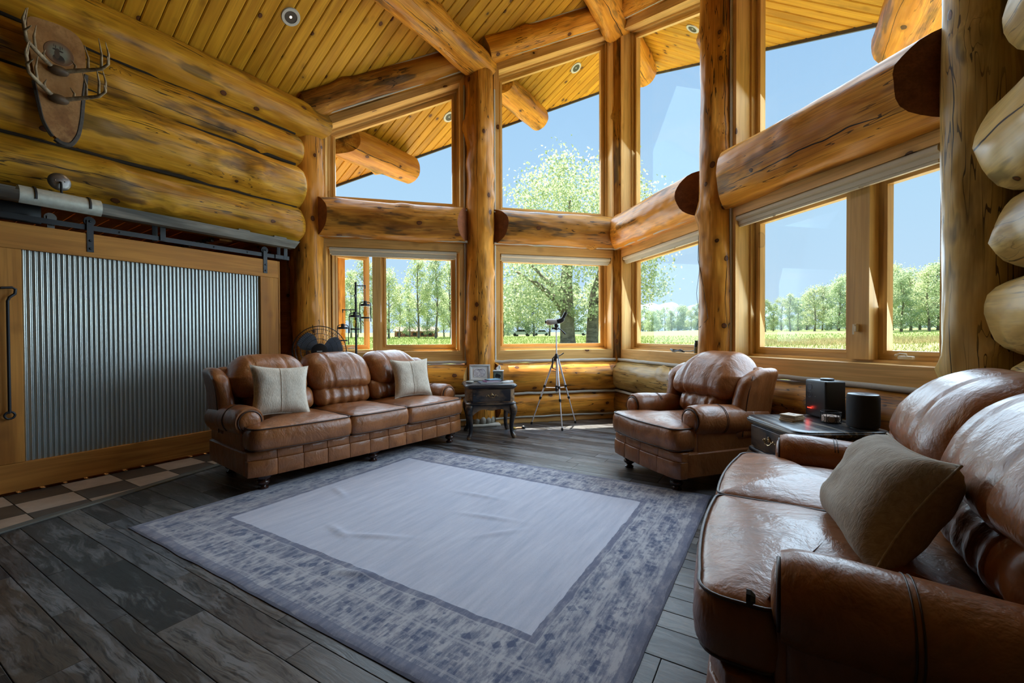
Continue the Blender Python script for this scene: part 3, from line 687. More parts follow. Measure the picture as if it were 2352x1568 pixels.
# ------------------------------------------------------------------ outdoors
def at_px(px, D):
    X = (px-1176)/FPX*D; return V((X*cos(YAW) - D*sin(YAW), X*sin(YAW) + D*cos(YAW), 0))
def z_px(py, D): return EYE + (770-py)/FPX*D
def lerp_tab(tab, d):
    for (a, za), (b_, zb) in zip(tab, tab[1:]):
        if d <= b_: return za + (zb-za)*(d-a)/(b_-a)
    return tab[-1][1]
TL = [(0, -.45), (14, -.45), (28, .50), (60, .95), (120, 1.25), (250, 3.2), (600, 5)]
TR = [(0, -.45), (22, -.42), (40, -.35), (70, .30), (120, 1.6), (200, 3.4), (600, 5)]
def ground_z(x, y_):
    d = sqrt(x*x+y_*y_); ph = math.degrees(atan2(x, y_)); k = max(0, min(1, (ph+20)/12)) if -170 < ph < 170 else 0
    if ph > 100 or ph < -120: k = .5
    return lerp_tab(TL, d)*(1-k) + lerp_tab(TR, d)*k
def ground_mat():
    t = NT('meadow_ground'); P = t.obj(); d = t.n('VectorMath', {0: P}, operation='LENGTH', out=1)
    n1 = t.noise(P, .22, 4, .6); n2 = t.noise(P, 3.0, 4, .65); n3 = t.noise(t.map(P, (1, 1, 1)), .05, 3)
    c_ = t.mix(t.ramp(n2, [(.3, 0.0), (.7, 1.0)]), (.13, .19, .045), (.27, .32, .10))
    dd = t.math('MULTIPLY_ADD', n1, 22.0, d)
    sx = t.sep(P); side = t.ramp(t.math('MULTIPLY_ADD', sx[0], .02, .5), [(.45, 0.0), (.62, 1.0)])
    straw = t.math('MULTIPLY', t.ramp(t.math('DIVIDE', dd, 140.0), [(.37, 0.0), (.43, 1.0), (.56, .9), (.66, 0.0)]), side)
    c_ = t.mix(t.math('MULTIPLY', straw, t.ramp(n2, [(.25, .35), (.7, .95)])), c_, (.42, .34, .19))
    c_ = t.mix(t.ramp(t.math('DIVIDE', dd, 200.0), [(.45, 0.0), (.62, .6)]), c_, (.22, .30, .11))
    return t.pbr(c_, .95, 0, t.bump(n2, .8, .2))
gm = ground_mat(); b = MB(); ds = [0, 4, 8, 12, 16, 20, 24, 28, 34, 40, 48, 56, 64, 74, 86, 100, 120, 145, 175, 210, 260, 330, 420, 600, 1500, 6000]; NA = 96
b.add([(0, 0, -.45)] + [(dd*sin(2*pi*j/NA), dd*cos(2*pi*j/NA), ground_z(dd*sin(2*pi*j/NA), dd*cos(2*pi*j/NA))) for dd in ds[1:] for j in range(NA)],
      [(0, 1+(j+1) % NA, 1+j) for j in range(NA)] + [(1+i*NA+j, 1+i*NA+(j+1) % NA, 1+(i+1)*NA+(j+1) % NA, 1+(i+1)*NA+j) for i in range(len(ds)-2) for j in range(NA)])
tag(b.build('meadow', gm, smooth=180), 'sunlit green meadow with a straw-coloured bank beyond the windows', 'meadow', None, 'structure')
# unseen paving added round the prow to bounce sun indoors
bounce_paving = struct('bounce_paving', 'unseen pale concrete paving added around the prow to bounce sunlight indoors', 'bounce_paving')
pm = plain('sun_bounce_concrete', (.74, .66, .55), .9, bump=.2, bscale=15)
for wall in (WB, WR):
    for k in range(3):
        for q in range(5):
            t0, w0 = -1.2 + q*1.75, -.45 - k*2.2
            b = MB(); b.hexa([wall.p(t, w_, -.45) for t, w_ in ((t0, w0), (t0+1.72, w0), (t0+1.72, w0-2.17), (t0, w0-2.17))], [wall.p(t, w_, -.40 + (.002 if wall is WR else 0)) for t, w_ in ((t0, w0), (t0+1.72, w0), (t0+1.72, w0-2.17), (t0, w0-2.17))]); bm_fix(b)
            b.build('slab', pm, bounce_paving)
# ---- trees
def leaf_mat(name, a, b_, trans=.45):
    t = NT(name); P = t.obj(); n2 = t.noise(P, 6.0, 0)
    c_ = t.mix(t.ramp(n2, [(.3, 0.0), (.7, 1.0)]), a, b_)
    c_ = t.n('VectorMath', {0: c_, 'Scale': t.math('MULTIPLY_ADD', t.rnd(), .4, .8)}, operation='SCALE')
    df = t.n('BsdfDiffuse', {'Color': c_}); tl = t.n('BsdfTranslucent', {'Color': c_})
    m = t.t.nodes.new('ShaderNodeMixShader'); m.inputs[0].default_value = trans; t.t.links.new(df, m.inputs[1]); t.t.links.new(tl, m.inputs[2])
    return t.surf(m.outputs[0])
LM = [leaf_mat('cottonwood_leaf', (.36, .45, .26), (.66, .70, .48)), leaf_mat('aspen_leaf', (.40, .48, .26), (.70, .74, .50)), leaf_mat('dark_leaf', (.30, .40, .24), (.56, .63, .42))]  # leaf colours paled to stand for haze over the trees
bark = wood('grey_bark', (.30, .26, .21), (.13, .11, .09), 0, .3, 0, .9, .4, .1, 0, 2, 1.0)
def leaves(b, rg, clumps, per, spread, size):
    v = []; f = []
    for cx, cy, cz, s in clumps:
        for _ in range(int(per*s)):
            p = V((cx + rg.gauss(0, spread*s), cy + rg.gauss(0, spread*s), cz + rg.gauss(0, spread*s*.75)))
            n_ = V((rg.gauss(0, 1), rg.gauss(0, 1), rg.gauss(0, 1)+.3)).normalized(); u = n_.orthogonal().normalized(); u.rotate(Mx.Rotation(rg.uniform(0, 6.28), 3, n_)); q = n_.cross(u)
            a = size*rg.uniform(.6, 1.25); i = len(v)
            v += [tuple(p - u*a), tuple(p + q*a*.62), tuple(p + u*a), tuple(p - q*a*.62)]; f.append((i, i+1, i+2, i+3))
    b.add(v, f)
def tree_template(seed, H, rad, base, nc, per, size, lm, trunk_r, shape=.5):
    rg = random.Random(seed); root = empty('tree'); b = MB(); bend = rg.uniform(-.3, .3)
    path = [(bend*sin(k/8*2)*.5, .2*sin(k*.7+seed), H*.93*k/8) for k in range(9)]
    b.tube(path, [trunk_r*(1.25 if k == 0 else 1)*(1-.9*k/8) + .02 for k in range(9)], 8)
    cl = []
    for i in range(nc):
        s = (i+.5)/nc; z = H*(base + (1-base)*s); env = rad*max(.12, 1-abs((s-.42)/.60)**2.2)**.6
        a = rg.uniform(0, 6.28); r_ = env*sqrt(rg.uniform(.05, 1)); p = (r_*cos(a), r_*sin(a), z + rg.uniform(-.3, .3)); cl.append(p + (rg.uniform(.7, 1.25),))
        if i % 2 == 0: b.tube([(0, 0, max(.5, z-.5*r_-.6)), (p[0]*.5, p[1]*.5, z-.25*r_-.2), p[:3]], [trunk_r*.32, trunk_r*.2, .02], 5)
    b.build('trunk', bark, root, smooth=60)
    lf = MB(); leaves(lf, rg, cl, per, rad*.20, size); lf.build('foliage', lm, root, kind=None)
    return root
TT = [tree_template(1, 12, 2.3, .25, 46, 95, .15, LM[1], .19), tree_template(2, 12, 1.9, .30, 42, 95, .15, LM[0], .17), tree_template(3, 12, 2.7, .16, 52, 95, .16, LM[1], .2),
      tree_template(4, 12, 2.5, .10, 50, 100, .17, LM[2], .2), tree_template(5, 9, 3.6, .02, 46, 110, .19, LM[2], .15, .35)]
first = set()
def put_tree(kind, px, ytop, D, label, group, dz=0, wide=1.0, name='tree'):
    T = TT[kind]
    o = T if kind not in first else copy_tree(T); first.add(kind)
    p = at_px(px, D); g = ground_z(p.x, p.y) + dz; H = (9 if kind == 4 else 12); s = max(.2, (z_px(ytop, D) - g)/H)
    o.name = name; o.matrix_basis = Mx.Translation((p.x, p.y, g-.05)) @ Mx.Rotation(px*1.7, 4, 'Z') @ Mx.Diagonal((s*wide, s*wide, s, 1)); tag(o, label, 'tree', group)
    return o
for q in ((1, 783, 655, 62), (1, 806, 622, 70), (0, 838, 600, 66), (3, 760, 640, 75), (2, 822, 690, 80)):
    put_tree(*q, 'tall pale green tree seen through the open casement window', 'trees seen through the casement', wide=.9)
for q in ((2, 893, 622, 58), (1, 918, 655, 66), (0, 960, 592, 62), (1, 1003, 588, 60), (0, 1034, 604, 64), (3, 876, 660, 80), (3, 940, 668, 85), (3, 982, 660, 88), (2, 1020, 668, 84)):
    put_tree(*q, 'tall cottonwood with a bare lower trunk beyond the sofa window', 'trees seen through the sofa window', wide=.85)
for q in ((3, 1155, 655, 92), (2, 1188, 640, 100), (3, 1225, 650, 96), (2, 1262, 660, 105), (3, 1318, 655, 98), (2, 1372, 640, 100), (3, 1400, 650, 95), (4, 1165, 728, 125), (4, 1215, 735, 130), (4, 1300, 735, 128), (4, 1345, 730, 126), (4, 1385, 728, 125)):
    put_tree(*q, 'leafy background tree behind the big cottonwood and the parked cars', 'trees behind the cottonwood')
for i in range(13):
    put_tree((3, 2, 3, 4)[i % 4], 1452 + i*15, 716 - i*1.2 + 6*sin(i*2.3), 190 + 12*(i % 3), 'small far tree in the wood below the snowy mountains', 'far wood below the mountains', wide=1.1)
for i in range(16):
    px = 1700 + i*19; put_tree((3, 2, 1, 3)[i % 4], px, lerp_tab([(1690, 712), (1765, 694), (1860, 676), (1905, 652), (1960, 636), (2010, 640)], px) + 8*sin(i*1.9), 120 + 9*(i % 3), 'mid-height tree of the wood seen through the wide fixed pane', 'wood seen through the wide fixed pane', wide=1.05)
for i in range(10):
    px = 2012 + i*20; put_tree((2, 3, 0, 3)[i % 4], px, lerp_tab([(2010, 632), (2060, 618), (2110, 640), (2150, 612), (2210, 600)], px) + 6*sin(i*2.7), 96 + 8*(i % 3), 'taller tree of the wood seen through the crank casement', 'wood seen through the crank casement', wide=1.05)
for i in range(34):
    put_tree(4, 1470 + i*21.5, 738 + 7*sin(i*3.1), (200 if i < 8 else 128) + 7*(i % 4), 'low rounded shrub along the edge of the meadow', 'shrubs along the meadow edge', wide=1.25, name='shrub')
# the big cottonwood close to the house: two trunks, heavy limbs
def cottonwood():
    D = 30.0; p = at_px(1304, D); g = ground_z(p.x, p.y); root = empty('cottonwood_tree', (p.x, p.y, g - .1), 0, 'big twin-trunked cottonwood standing close outside the square window', 'tree')
    rg = random.Random(77); R_ = V((cos(YAW), sin(YAW), 0)); F_ = V((-sin(YAW), cos(YAW), 0))
    def q(a, d_, z): return tuple(R_*a + F_*d_ + V((0, 0, z)))
    MB().tube([q(0, 0, 0), q(0, 0, .5), q(-.05, 0, 2), q(-.1, 0, 4.2), q(.1, .2, 7), q(.2, .2, 10)], [.66, .52, .46, .42, .28, .08], 12).tube([q(-.05, 0, 2.2), q(-.9, -.2, 3.3), q(-2.1, -.3, 4.3), q(-3.6, -.2, 5.2)], [.3, .24, .16, .06], 8).tube([q(-.1, 0, 3.6), q(-1.4, .6, 4.6), q(-2.8, 1.0, 6.2)], [.22, .15, .05], 8).build('trunk', bark, root, smooth=60)
    MB().tube([q(1.7, .3, 0), q(1.7, .3, .4), q(1.75, .3, 2), q(1.9, .4, 3.5), q(2.6, .5, 6), q(3.0, .5, 9)], [.52, .42, .38, .34, .2, .06], 12).tube([q(1.8, .3, 2.2), q(2.5, 0, 3.2), q(3.4, -.2, 4.6)], [.26, .18, .06], 8).build('trunk', bark, root, smooth=60)
    cl = []
    for i in range(150):
        s = rg.random(); z = 3.0 + 8.6*s; env = 5.6*sqrt(max(.04, 1-((z-6.2)/6.0)**2)); a = rg.uniform(0, 6.28); r_ = env*sqrt(rg.uniform(.05, 1)); cl.append((.7*R_.x + r_*cos(a), .7*R_.y + r_*sin(a), z + .8*mn.noise(V((a, s*3, 0))), rg.uniform(.7, 1.3)))
    for i in range(24): a_ = rg.uniform(-4.5, 4); cl.append(tuple(V(q(a_, rg.uniform(-2.5, 1), rg.uniform(2.1, 3.4)))) + (rg.uniform(.4, .8),))
    cl.append(tuple(V(q(6.1, -.5, 3.6))) + (.45,)); cl.append(tuple(V(q(6.35, -.5, 4.2))) + (.4,)); cl.append(tuple(V(q(5.7, -.5, 3.9))) + (.4,))
    lf = MB(); leaves(lf, rg, cl, 150, .62, .105); lf.build('foliage', LM[0], root)
    MB().tube([q(2.6, .5, 5.4), q(4.4, 0, 4.6), q(6.2, -.5, 3.7)], [.12, .07, .015], 6).build('branch', bark, root, smooth=60)
cottonwood()
# meadow grass: upright blades, too many to count
def grass(seed, n, sect, dmin, dmax, hmin, hmax, lm, label):
    rg = random.Random(seed); v = []; f = []
    for _ in range(n):
        px = rg.uniform(*sect); D = dmin*(dmax/dmin)**rg.random(); p = at_px(px, D); g = ground_z(p.x, p.y); h_ = rg.uniform(hmin, hmax); a = rg.uniform(0, 6.28); wd = .012*D/20*rg.uniform(.7, 1.4)
        u = V((cos(a), sin(a), 0))*wd; ln = V((rg.gauss(0, .12), rg.gauss(0, .12), 0)); i = len(v); P = V((p.x, p.y, g-.03))
        v += [tuple(P-u), tuple(P+u), tuple(P+ln+V((0, 0, h_)))]; f.append((i, i+1, i+2))
    tag(MB().add(v, f).build('meadow_grass', lm), label, 'grass', None, 'stuff')
gl = leaf_mat('grass_blade', (.16, .24, .05), (.33, .40, .13), .3); gs_ = leaf_mat('straw_blade', (.38, .32, .16), (.50, .43, .25), .3)
grass(1, 16000, (740, 1420), 26, 75, .08, .30, gl, 'green meadow grass beyond the left windows')
grass(2, 15000, (1460, 2200), 27, 90, .10, .42, gl, 'green meadow grass beyond the right windows')
grass(3, 7000, (1600, 2200), 48, 66, .2, .6, gs_, 'dry straw-coloured grass on the bank beyond the right windows')
# ---- barn, cars, far mountains, porch eave
def barn():
    p = at_px(957, 92); q_ = at_px(1012, 92); ang = atan2(q_.y-p.y, q_.x-p.x); g = ground_z(p.x, p.y)
    o = empty('barn', (p.x, p.y, g), ang, 'long low red barn with a pale pink roof behind the tree trunks', 'barn')
    wm = plain('faded_red_boards', (.34, .12, .09), .85); rm = plain('pale_pink_roof', (.36, .22, .20), .8)
    b = MB().box((0, 0, .55), (8.2, 3.6, 1.1)); b.build('walls', wm, o)
    MB().hexa([(-4.4, -2.1, 1.05), (4.4, -2.1, 1.05), (4.4, 0, 1.95), (-4.4, 0, 1.95)], [(-4.4, -2.1, 1.17), (4.4, -2.1, 1.17), (4.4, 0, 2.07), (-4.4, 0, 2.07)]).build('roof_slope', rm, o)
    MB().hexa([(-4.4, 2.1, 1.05), (-4.4, 0, 1.95), (4.4, 0, 1.95), (4.4, 2.1, 1.05)], [(-4.4, 2.1, 1.17), (-4.4, 0, 2.07), (4.4, 0, 2.07), (4.4, 2.1, 1.17)]).build('roof_slope', rm, o)
    for k in range(5): MB().box((-3.2+k*1.6, -1.82, .55), (.7, .06, .6)).build('window', M['iron'], o)
barn()
def car(px, D, col, label, rz):
    p = at_px(px, D); o = empty('car', (p.x, p.y, ground_z(p.x, p.y)), rz, label, 'car', 'cars parked beyond the cottonwood')
    pm_ = plain('car_paint', col, .15, .3); bd = MB()
    prof = [(-2.2, .35), (-2.25, .75), (-1.9, .95), (-1.2, 1.0), (-.7, 1.5), (.8, 1.52), (1.5, 1.0), (2.1, .85), (2.25, .55), (2.2, .35)]
    bd.hexa([(x, -.88, z) for x, z in prof], [(x, .88, z) for x, z in prof]); bd.build('body', pm_, o)
    gp = [(-1.1, 1.02), (-.66, 1.45), (.75, 1.47), (1.35, 1.02)]; MB().hexa([(x, -.90, z) for x, z in gp], [(x, .90, z) for x, z in gp]).build('side_glass', M['iron'], o)
    for x in (-1.4, 1.4):
        for s in (-1, 1): MB().lathe([(.02, -.1), (.34, -.1), (.36, 0), (.34, .1), (.02, .1)], 14, Mx.Translation((x, s*.82, .34)) @ Mx.Rotation(pi/2, 4, 'X')).build('wheel', M['bplastic'], o, smooth=40)
car(1198, 100, (.75, .77, .80), 'leftmost and largest of the three cars parked beyond the cottonwood', radians(20)); car(1243, 122, (.45, .5, .6), 'low bluish middle car of the three parked beyond the cottonwood', radians(35)); car(1328, 118, (.72, .74, .76), 'rightmost parked car, half hidden by the cottonwood trunk', radians(15))
def mountains():
    t = NT('hazed_snow_ridge'); P = t.obj(); sz = t.sep(P)[2]; n_ = t.noise(t.map(P, (1, 1, 1.6)), .006, 5, .65)
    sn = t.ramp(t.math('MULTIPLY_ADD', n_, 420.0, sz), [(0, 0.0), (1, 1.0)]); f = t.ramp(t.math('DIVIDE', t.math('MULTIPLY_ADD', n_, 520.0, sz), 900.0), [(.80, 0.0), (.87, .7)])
    m = t.pbr(t.mix(f, (.22, .34, .50), (.80, .84, .90)), .95)  # blue of the distance haze is put into the rock colour
    b = MB()
    def fn(u, v_):
        px = 1330 + 480*u; D = 5600 + 2200*v_; p = at_px(px, D); rid = (1-abs(2*v_-1))
        hh = z_px(697 + 10*mn.noise(V((u*7, 3, 0))) + 6*mn.noise(V((u*19, 5, 0))) + 18*abs(u-.5), 6700)
        return (p.x, p.y, -30 + (hh+30)*rid**.8 + 60*rid*mn.noise(V((u*24, v_*9, 1))))
    b.grid(fn, 90, 22); tag(b.build('mountain_ridge', m, smooth=180), 'distant haze-blue mountain ridge with snow patches on the horizon', 'mountain', None, 'structure')
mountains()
po = empty('porch_roof', (-7.9, 4.6, 0), radians(0), 'corner of a wooden porch roof outside the open casement', 'porch roof')
for k in range(9): bar('soffit_board', (-9.6, 3.3+k*.3, 2.80), (-7.05, 3.3+k*.3, 2.80), .295, .03, M['ceil'], po)
bar('fascia_board', (-7.05, 3.1, 2.90), (-7.05, 5.9, 2.90), .04, .24, M['board'], po); bar('fascia_board', (-9.6, 5.87, 2.90), (-7.05, 5.87, 2.90), .04, .24, M['board'], po)
for x, y_ in ((-7.25, 5.6), (-9.4, 5.6), (-7.25, 3.3), (-9.4, 3.3)): bar('porch_post', (x, y_, -.42), (x, y_, 2.8), .14, .14, M['post'], po)
# ------------------------------------------------------------------ leather seating
def outline_round(pts, r, k=5):
    """round the corners of a closed 2D outline; r one radius or one per corner"""
    n = len(pts); out = []; rr = r if hasattr(r, '__len__') else [r]*n
    for i in range(n):
        p = V(pts[i]).to_2d(); a = V(pts[i-1]).to_2d() - p; b_ = V(pts[(i+1) % n]).to_2d() - p
        q = min(rr[i], a.length*.45, b_.length*.45); a = a.normalized()*q; b_ = b_.normalized()*q
        for j in range(k+1):
            t = j/k; out.append(tuple(p + a*(1-t)**2 + b_*t*t))
    return out
def resample(pts, step):
    out = []
    n = len(pts)
    for i in range(n):
        a = V(pts[i]); b_ = V(pts[(i+1) % n]); m = max(1, int((b_-a).length/step))
        out += [tuple(a + (b_-a)*j/m) for j in range(m)]
    return out
def normals2(pts):
    n = len(pts); o = []
    for i in range(n):
        t = V(pts[(i+1) % n]) - V(pts[i-1]); o.append(V((t.y, -t.x)).normalized())
    return o            # outward for counter-clockwise outlines
def loft(b, pts, layers, crown=0.0, rings=7, fn=None, bottom=True):
    """stack of offset outlines: layers = [(offset, z)...]; the top is closed by rings shrinking to the middle"""
    n = len(pts); nn = normals2(pts); v = []
    for off, z in layers: v += [(p[0]+q.x*off, p[1]+q.y*off, z) for p, q in zip(pts, nn)]
    off, z = layers[-1]; top = [V((p[0]+q.x*off, p[1]+q.y*off)) for p, q in zip(pts, nn)]; ce = sum(top, V((0, 0)))/n
    for k in range(1, rings):
        s = 1-k/rings; v += [tuple(ce + (p-ce)*s) + (z + crown*(1-s**2.2),) for p in top]
    m = len(layers)+rings-1
    f = [(i*n+j, i*n+(j+1) % n, (i+1)*n+(j+1) % n, (i+1)*n+j) for i in range(m-1) for j in range(n)]
    v.append((ce.x, ce.y, z+crown)); c_ = len(v)-1; f += [((m-1)*n+j, (m-1)*n+(j+1) % n, c_) for j in range(n)]
    if bottom: f.append(tuple(range(n))[::-1])
    if fn: v = [tuple(fn(V(p))) for p in v]
    return b.add(v, f)
def wrinkle(p, s, amp): return amp*(mn.noise(V((p.x*3+s, p.y*5, p.z*9))) + .6*mn.noise(V((p.x*9+s, p.y*9, p.z*14))))

def bun_leg(root, x, y_, h_=.135):
    pr = [(.001, 0), (.034, 0), (.040, .008), (.040, .018), (.026, .026), (.024, .034), (.046, .050), (.052, .062), (.046, .076), (.038, .082), (.060, .098), (.068, .112), (.066, .126), (.055, h_), (.001, h_)]
    return MB().lathe(pr, 20).build('leg', M['turned'], root, Mx.Translation((x, y_, 0)), smooth=50)

def seating(name, label, cat, n, seatw, loc, rz, mat, seed, group=None, armh=.675, backh=1.08, seath=.525, midleg=False, deep=0.0):
    root = empty(name, loc, rz, label, cat, group); lm = M[mat]
    inner = n*seatw; AW = .235; Wd = inner + 2*AW; hw = Wd/2
    # --- legs
    xs = [-hw+.17, hw-.17] + ([0] if midleg else [])
    for x in xs: bun_leg(root, x, .02)
    for x in (-hw+.17, hw-.17): bun_leg(root, x, .74)
    # --- body under the seat, two padded bands of panels across the front
    ol = outline_round([(-hw+.03, -.02), (hw-.03, -.02), (hw-.02, .84), (-hw+.02, .84)], [.07, .07, .04, .04]); ol = resample(ol, .08)
    b = MB(); loft(b, ol, [(-.02, .125), (0, .14), (0, .315), (-.03, .33)], 0, 3); b.build('base', lm, root, smooth=50)
    np_ = max(4, round((Wd-.1)/.215))
    for zc, zh, dy in ((.193, .066, -.035), (.294, .036, -.022)):
        for k in range(np_):
            x0 = -hw+.035 + (Wd-.07)*k/np_; pw = (Wd-.07)/np_
            def bow(o, u, x0=x0, pw=pw, dy=dy):
                X = x0+pw/2+o.x; return (o.x, o.y - .010*(1-u.x**2)*(1-u.z**2) - .035*(1-(X/hw)**2) + (.05*max(0, abs(X)/hw-.86)/.14)**1.0*1.0 + .004*mn.noise(V((o.x*20+k, o.z*20, seed))), o.z)
            MB().rbox((0, 0, 0), (pw/2-.0006, .034, zh), .006, 3, (5, 1, 3), bow).build('front_panel', lm, root, Mx.Translation((x0+pw/2, dy, zc)), smooth=60)
    # --- seat cushions (the outer ones wrap in front of the arms)
    for k in range(n):
        xa, xb = -inner/2 + k*seatw + .003, -inner/2 + (k+1)*seatw - .003; ear = AW - .05; yf, yb, ye = -.135, .66, .105
        pts = [(xa, yb), (xa, yf), (xb, yf), (xb, yb)]; rad = [.04, .05, .05, .04]
        if k == 0: pts = [(xa, yb), (xa, ye), (xa-ear, ye), (xa-ear, yf+.03)] + pts[2:]; rad = [.04, .03, .05, .11, .05, .04]
        if k == n-1:
            q = pts[:-2]; pts = q + [(xb+ear, yf+.03), (xb+ear, ye), (xb, ye), (xb, yb)]; rad = rad[:len(q)] + [.11, .05, .03, .04]
        ol = resample(outline_round(pts, rad, 6), .035)
        ol = [(x, y_ - (.028*(1-((x-(xa+xb)/2)/(seatw*.6))**2) if y_ < 0 and abs(x-(xa+xb)/2) < seatw*.6 else 0)) for x, y_ in ol]
        z0, z1 = .332, seath
        def soft(p, k=k): return V((p.x, p.y, p.z + (wrinkle(p, seed+k*7, .006) if p.z > z0+.02 else 0)))
        b = MB(); loft(b, ol, [(-.03, z0), (-.006, z0+.012), (.010, z0+.035), (.016, (z0+z1)/2-.005), (.010, z1-.04), (-.004, z1-.014), (-.03, z1)], .038, 9, soft)
        c_ = b.build('seat_cushion', lm, root, smooth=180)
        nn = normals2(ol)
        for off, z in ((-.001, z1-.012), (-.004, z0+.012)):
            MB().tube([(p[0]+q.x*off, p[1]+q.y*off, z + .003) for p, q in zip(ol, nn)], .0055, 6, closed=True).build('piping', M['piping'], c_, smooth=180)
    # --- rolled arms
    for s in (-1, 1):
        xc = s*(inner/2 + AW/2); R = .122; zc = armh - R
        b = MB(); b.rbox((xc - s*.012, .48, .34), (.088, .37, .21), .03, 3, (2, 4, 3))
        prof = []
        ny = 26
        v = []
        for i in range(ny+1):
            y_ = .105 + .72*i/ny; kk = 1.0 if i > 1 else (.90, .975)[i]; ss = 28
            dz = -.035*max(0, (y_-.25)/.54)
            for j in range(ss):
                a = 2*pi*j/ss; pl = 1 + (.022*sin(13*a)*exp(-((y_-.135)/.035)**2)) + .010*mn.noise(V((y_*7, 2*cos(a)+seed, 2*sin(a)+s)))
                v.append((xc + s*.012 + R*kk*pl*cos(a)*.98, y_, zc + dz + R*kk*pl*sin(a)))
        f = [(i*28+j, (i+1)*28+j, (i+1)*28+(j+1) % 28, i*28+(j+1) % 28) for i in range(ny) for j in range(28)] + [tuple(range(28)), tuple(range(ny*28, (ny+1)*28))[::-1]]
        b.add(v, f); arm = b.build('arm', lm, root, smooth=50)
        # front scroll: padded medallion and a cord round it, front board below
        b = MB().lathe([(.001, .024), (.05, .022), (.078, .014), (.086, 0), (.086, -.02)], 26, Mx.Translation((xc + s*.012, .105, zc)) @ Mx.Rotation(pi/2, 4, 'X')); b.build('arm_medallion', lm, arm, smooth=60)
        MB().tube([(xc + s*.012 + .089*cos(a), .100, zc + .089*sin(a)) for a in [2*pi*j/28 for j in range(28)]], .006, 6, closed=True).build('arm_cord', M['piping'], arm, smooth=180)
        MB().rbox((xc - s*.012, .108, .35), (.078, .018, .16), .012, 2, (2, 1, 2)).build('arm_front_board', lm, arm, smooth=60)
        for yy in (.36, .374):
            MB().tube([(xc + s*.012 + (R+.001)*cos(a)*.985, yy, zc - .035*max(0, (yy-.25)/.54) + (R+.001)*sin(a)) for a in [pi*(-.25 if s > 0 else .25) + pi*j/18 for j in range(-1, 19)]], .0022, 5).build('arm_seam', M['piping'], arm, smooth=180)
    # --- back frame with rolled wings
    b = MB(); b.rbox((0, .865+deep, .56), (hw-.09, .06, .41), .05, 3, (4, 1, 3)); b.build('back_frame', lm, root, smooth=60)
    for s in (-1, 1):
        def wing(o, u, s=s):
            lean = .10*(u.z+1)/2; return (o.x + s*.035*max(0, u.z)**2, o.y + lean - .05, o.z - (.09*max(0, -u.y)**1.4*max(0, u.z)))
        b = MB(); b.rbox((s*(hw-.085), .72+deep, .68), (.068, .185+deep*.3, .29), .062, 5, (2, 4, 5), wing); wg = b.build('wing', lm, root, smooth=60)
        MB().tube([(s*(hw-.085+.069) + s*.035*max(0, z_)**2, .72+deep + .10*(z_+1)/2 - .05 - .13, .68+.29*z_) for z_ in [-.9+1.7*q/10 for q in range(11)]], .004, 5).build('wing_welt', M['piping'], wg, smooth=180)
    # --- back cushions: big domed tops over gathered lumbar rolls
    bw = (Wd-.215)/n
    for k in range(n):
        xc = (k - (n-1)/2)*bw; hz = (backh - (seath+.165))/2; zc = backh - hz; hx = bw/2 - .004
        lend, rend = (k == 0), (k == n-1)
        seams = (-.42*hx, .40*hx)
        def dome(o, u, lend=lend, rend=rend, hx=hx, hz=hz, seams=seams, k=k):
            x, y_, z = o; ux, uz = u.x, u.z
            # outer top corners drop away, front puffs, seams pull in
            dr = 0
            if uz > 0:
                e_ = max(0, abs(ux)-.35)/.65; out_ = (lend and ux < 0) or (rend and ux > 0)
                dr = (.20 if out_ else .05)*e_**2.0*uz
            puff = .07*(1-ux**4)*(1-uz**2)*(1 if y_ < 0 else -.3)
            gv = sum(.012*exp(-((x-sx)/.012)**2) for sx in seams)
            wr_ = .010*mn.noise(V((x*6+k*5+seed, z*5, 1))) + .006*mn.noise(V((x*16+k*5+seed, z*7, 3))) + (.012*abs(mn.noise(V((x*22, 9+k, seed))))*max(0, -uz-.3) if uz < 0 else 0)
            yy = y_ - puff + (gv + wr_ if y_ < .02 else 0); ztop = z - dr + (-gv*.7 if uz > .5 else 0) + wr_*.4
            return (x*(1-.02*abs(uz)), yy + .105*(z/hz), ztop)
        b = MB(); b.rbox((0, 0, 0), (hx, .125, hz), .115, 6, (26, 3, 12), dome); bc = b.build('back_cushion', lm, root, Mx.Translation((xc, .71+deep, zc)), smooth=180)
        for sx in seams:
            pth = []
            for j in range(15):
                a = -.15*pi + j/14*1.02*pi*.72; uy, uz = -cos(a), sin(a); p = V((sx, uy*.118, uz*hz*.98)); u = V((sx/hx, uy, uz)); q = dome(p, u); pth.append((q[0], q[1]-.003, q[2]+.002))
            MB().tube(pth, .003, 5).build('seam', M['piping'], bc, smooth=180)
        hl = .115
        def lumb(o, u, k=k):
            x, y_, z = o; pl = .011*sin(x*58 + 3*mn.noise(V((x*5, k, seed))))*(1-u.x**4)*(.4+.6*abs(u.z))
            return (x, y_ - .035*(1-u.z**2)*(1-u.x**4) + (pl if y_ < 0 else 0) + .03*u.z, z)
        b = MB(); b.rbox((0, 0, 0), (seatw/2-.004, .11, hl), .085, 5, (44, 2, 5), lumb); b.build('lumbar_cushion', lm, root, Mx.Translation((xc*inner/(Wd-.215), .635+deep, seath+.115)), smooth=180)
    return root
sofa = seating('sofa', 'long chestnut leather three-seat sofa in front of the corrugated sliding door', 'sofa', 3, .64, (-3.455, 3.055, 0), radians(81.5), 'leather', 5, midleg=True)
chair = seating('armchair', 'chestnut leather wing-back armchair standing before the right window post', 'armchair', 1, .53, (-.975, 3.93, 0), radians(-39.7), 'leather', 9, backh=1.10, armh=.69, seath=.525)
love = seating('loveseat', 'chestnut leather two-seat loveseat in the right foreground', 'loveseat', 2, .695, (-.10, 2.22, 0), radians(-90), 'leather', 14, backh=1.10, armh=.67, seath=.53, deep=.085)

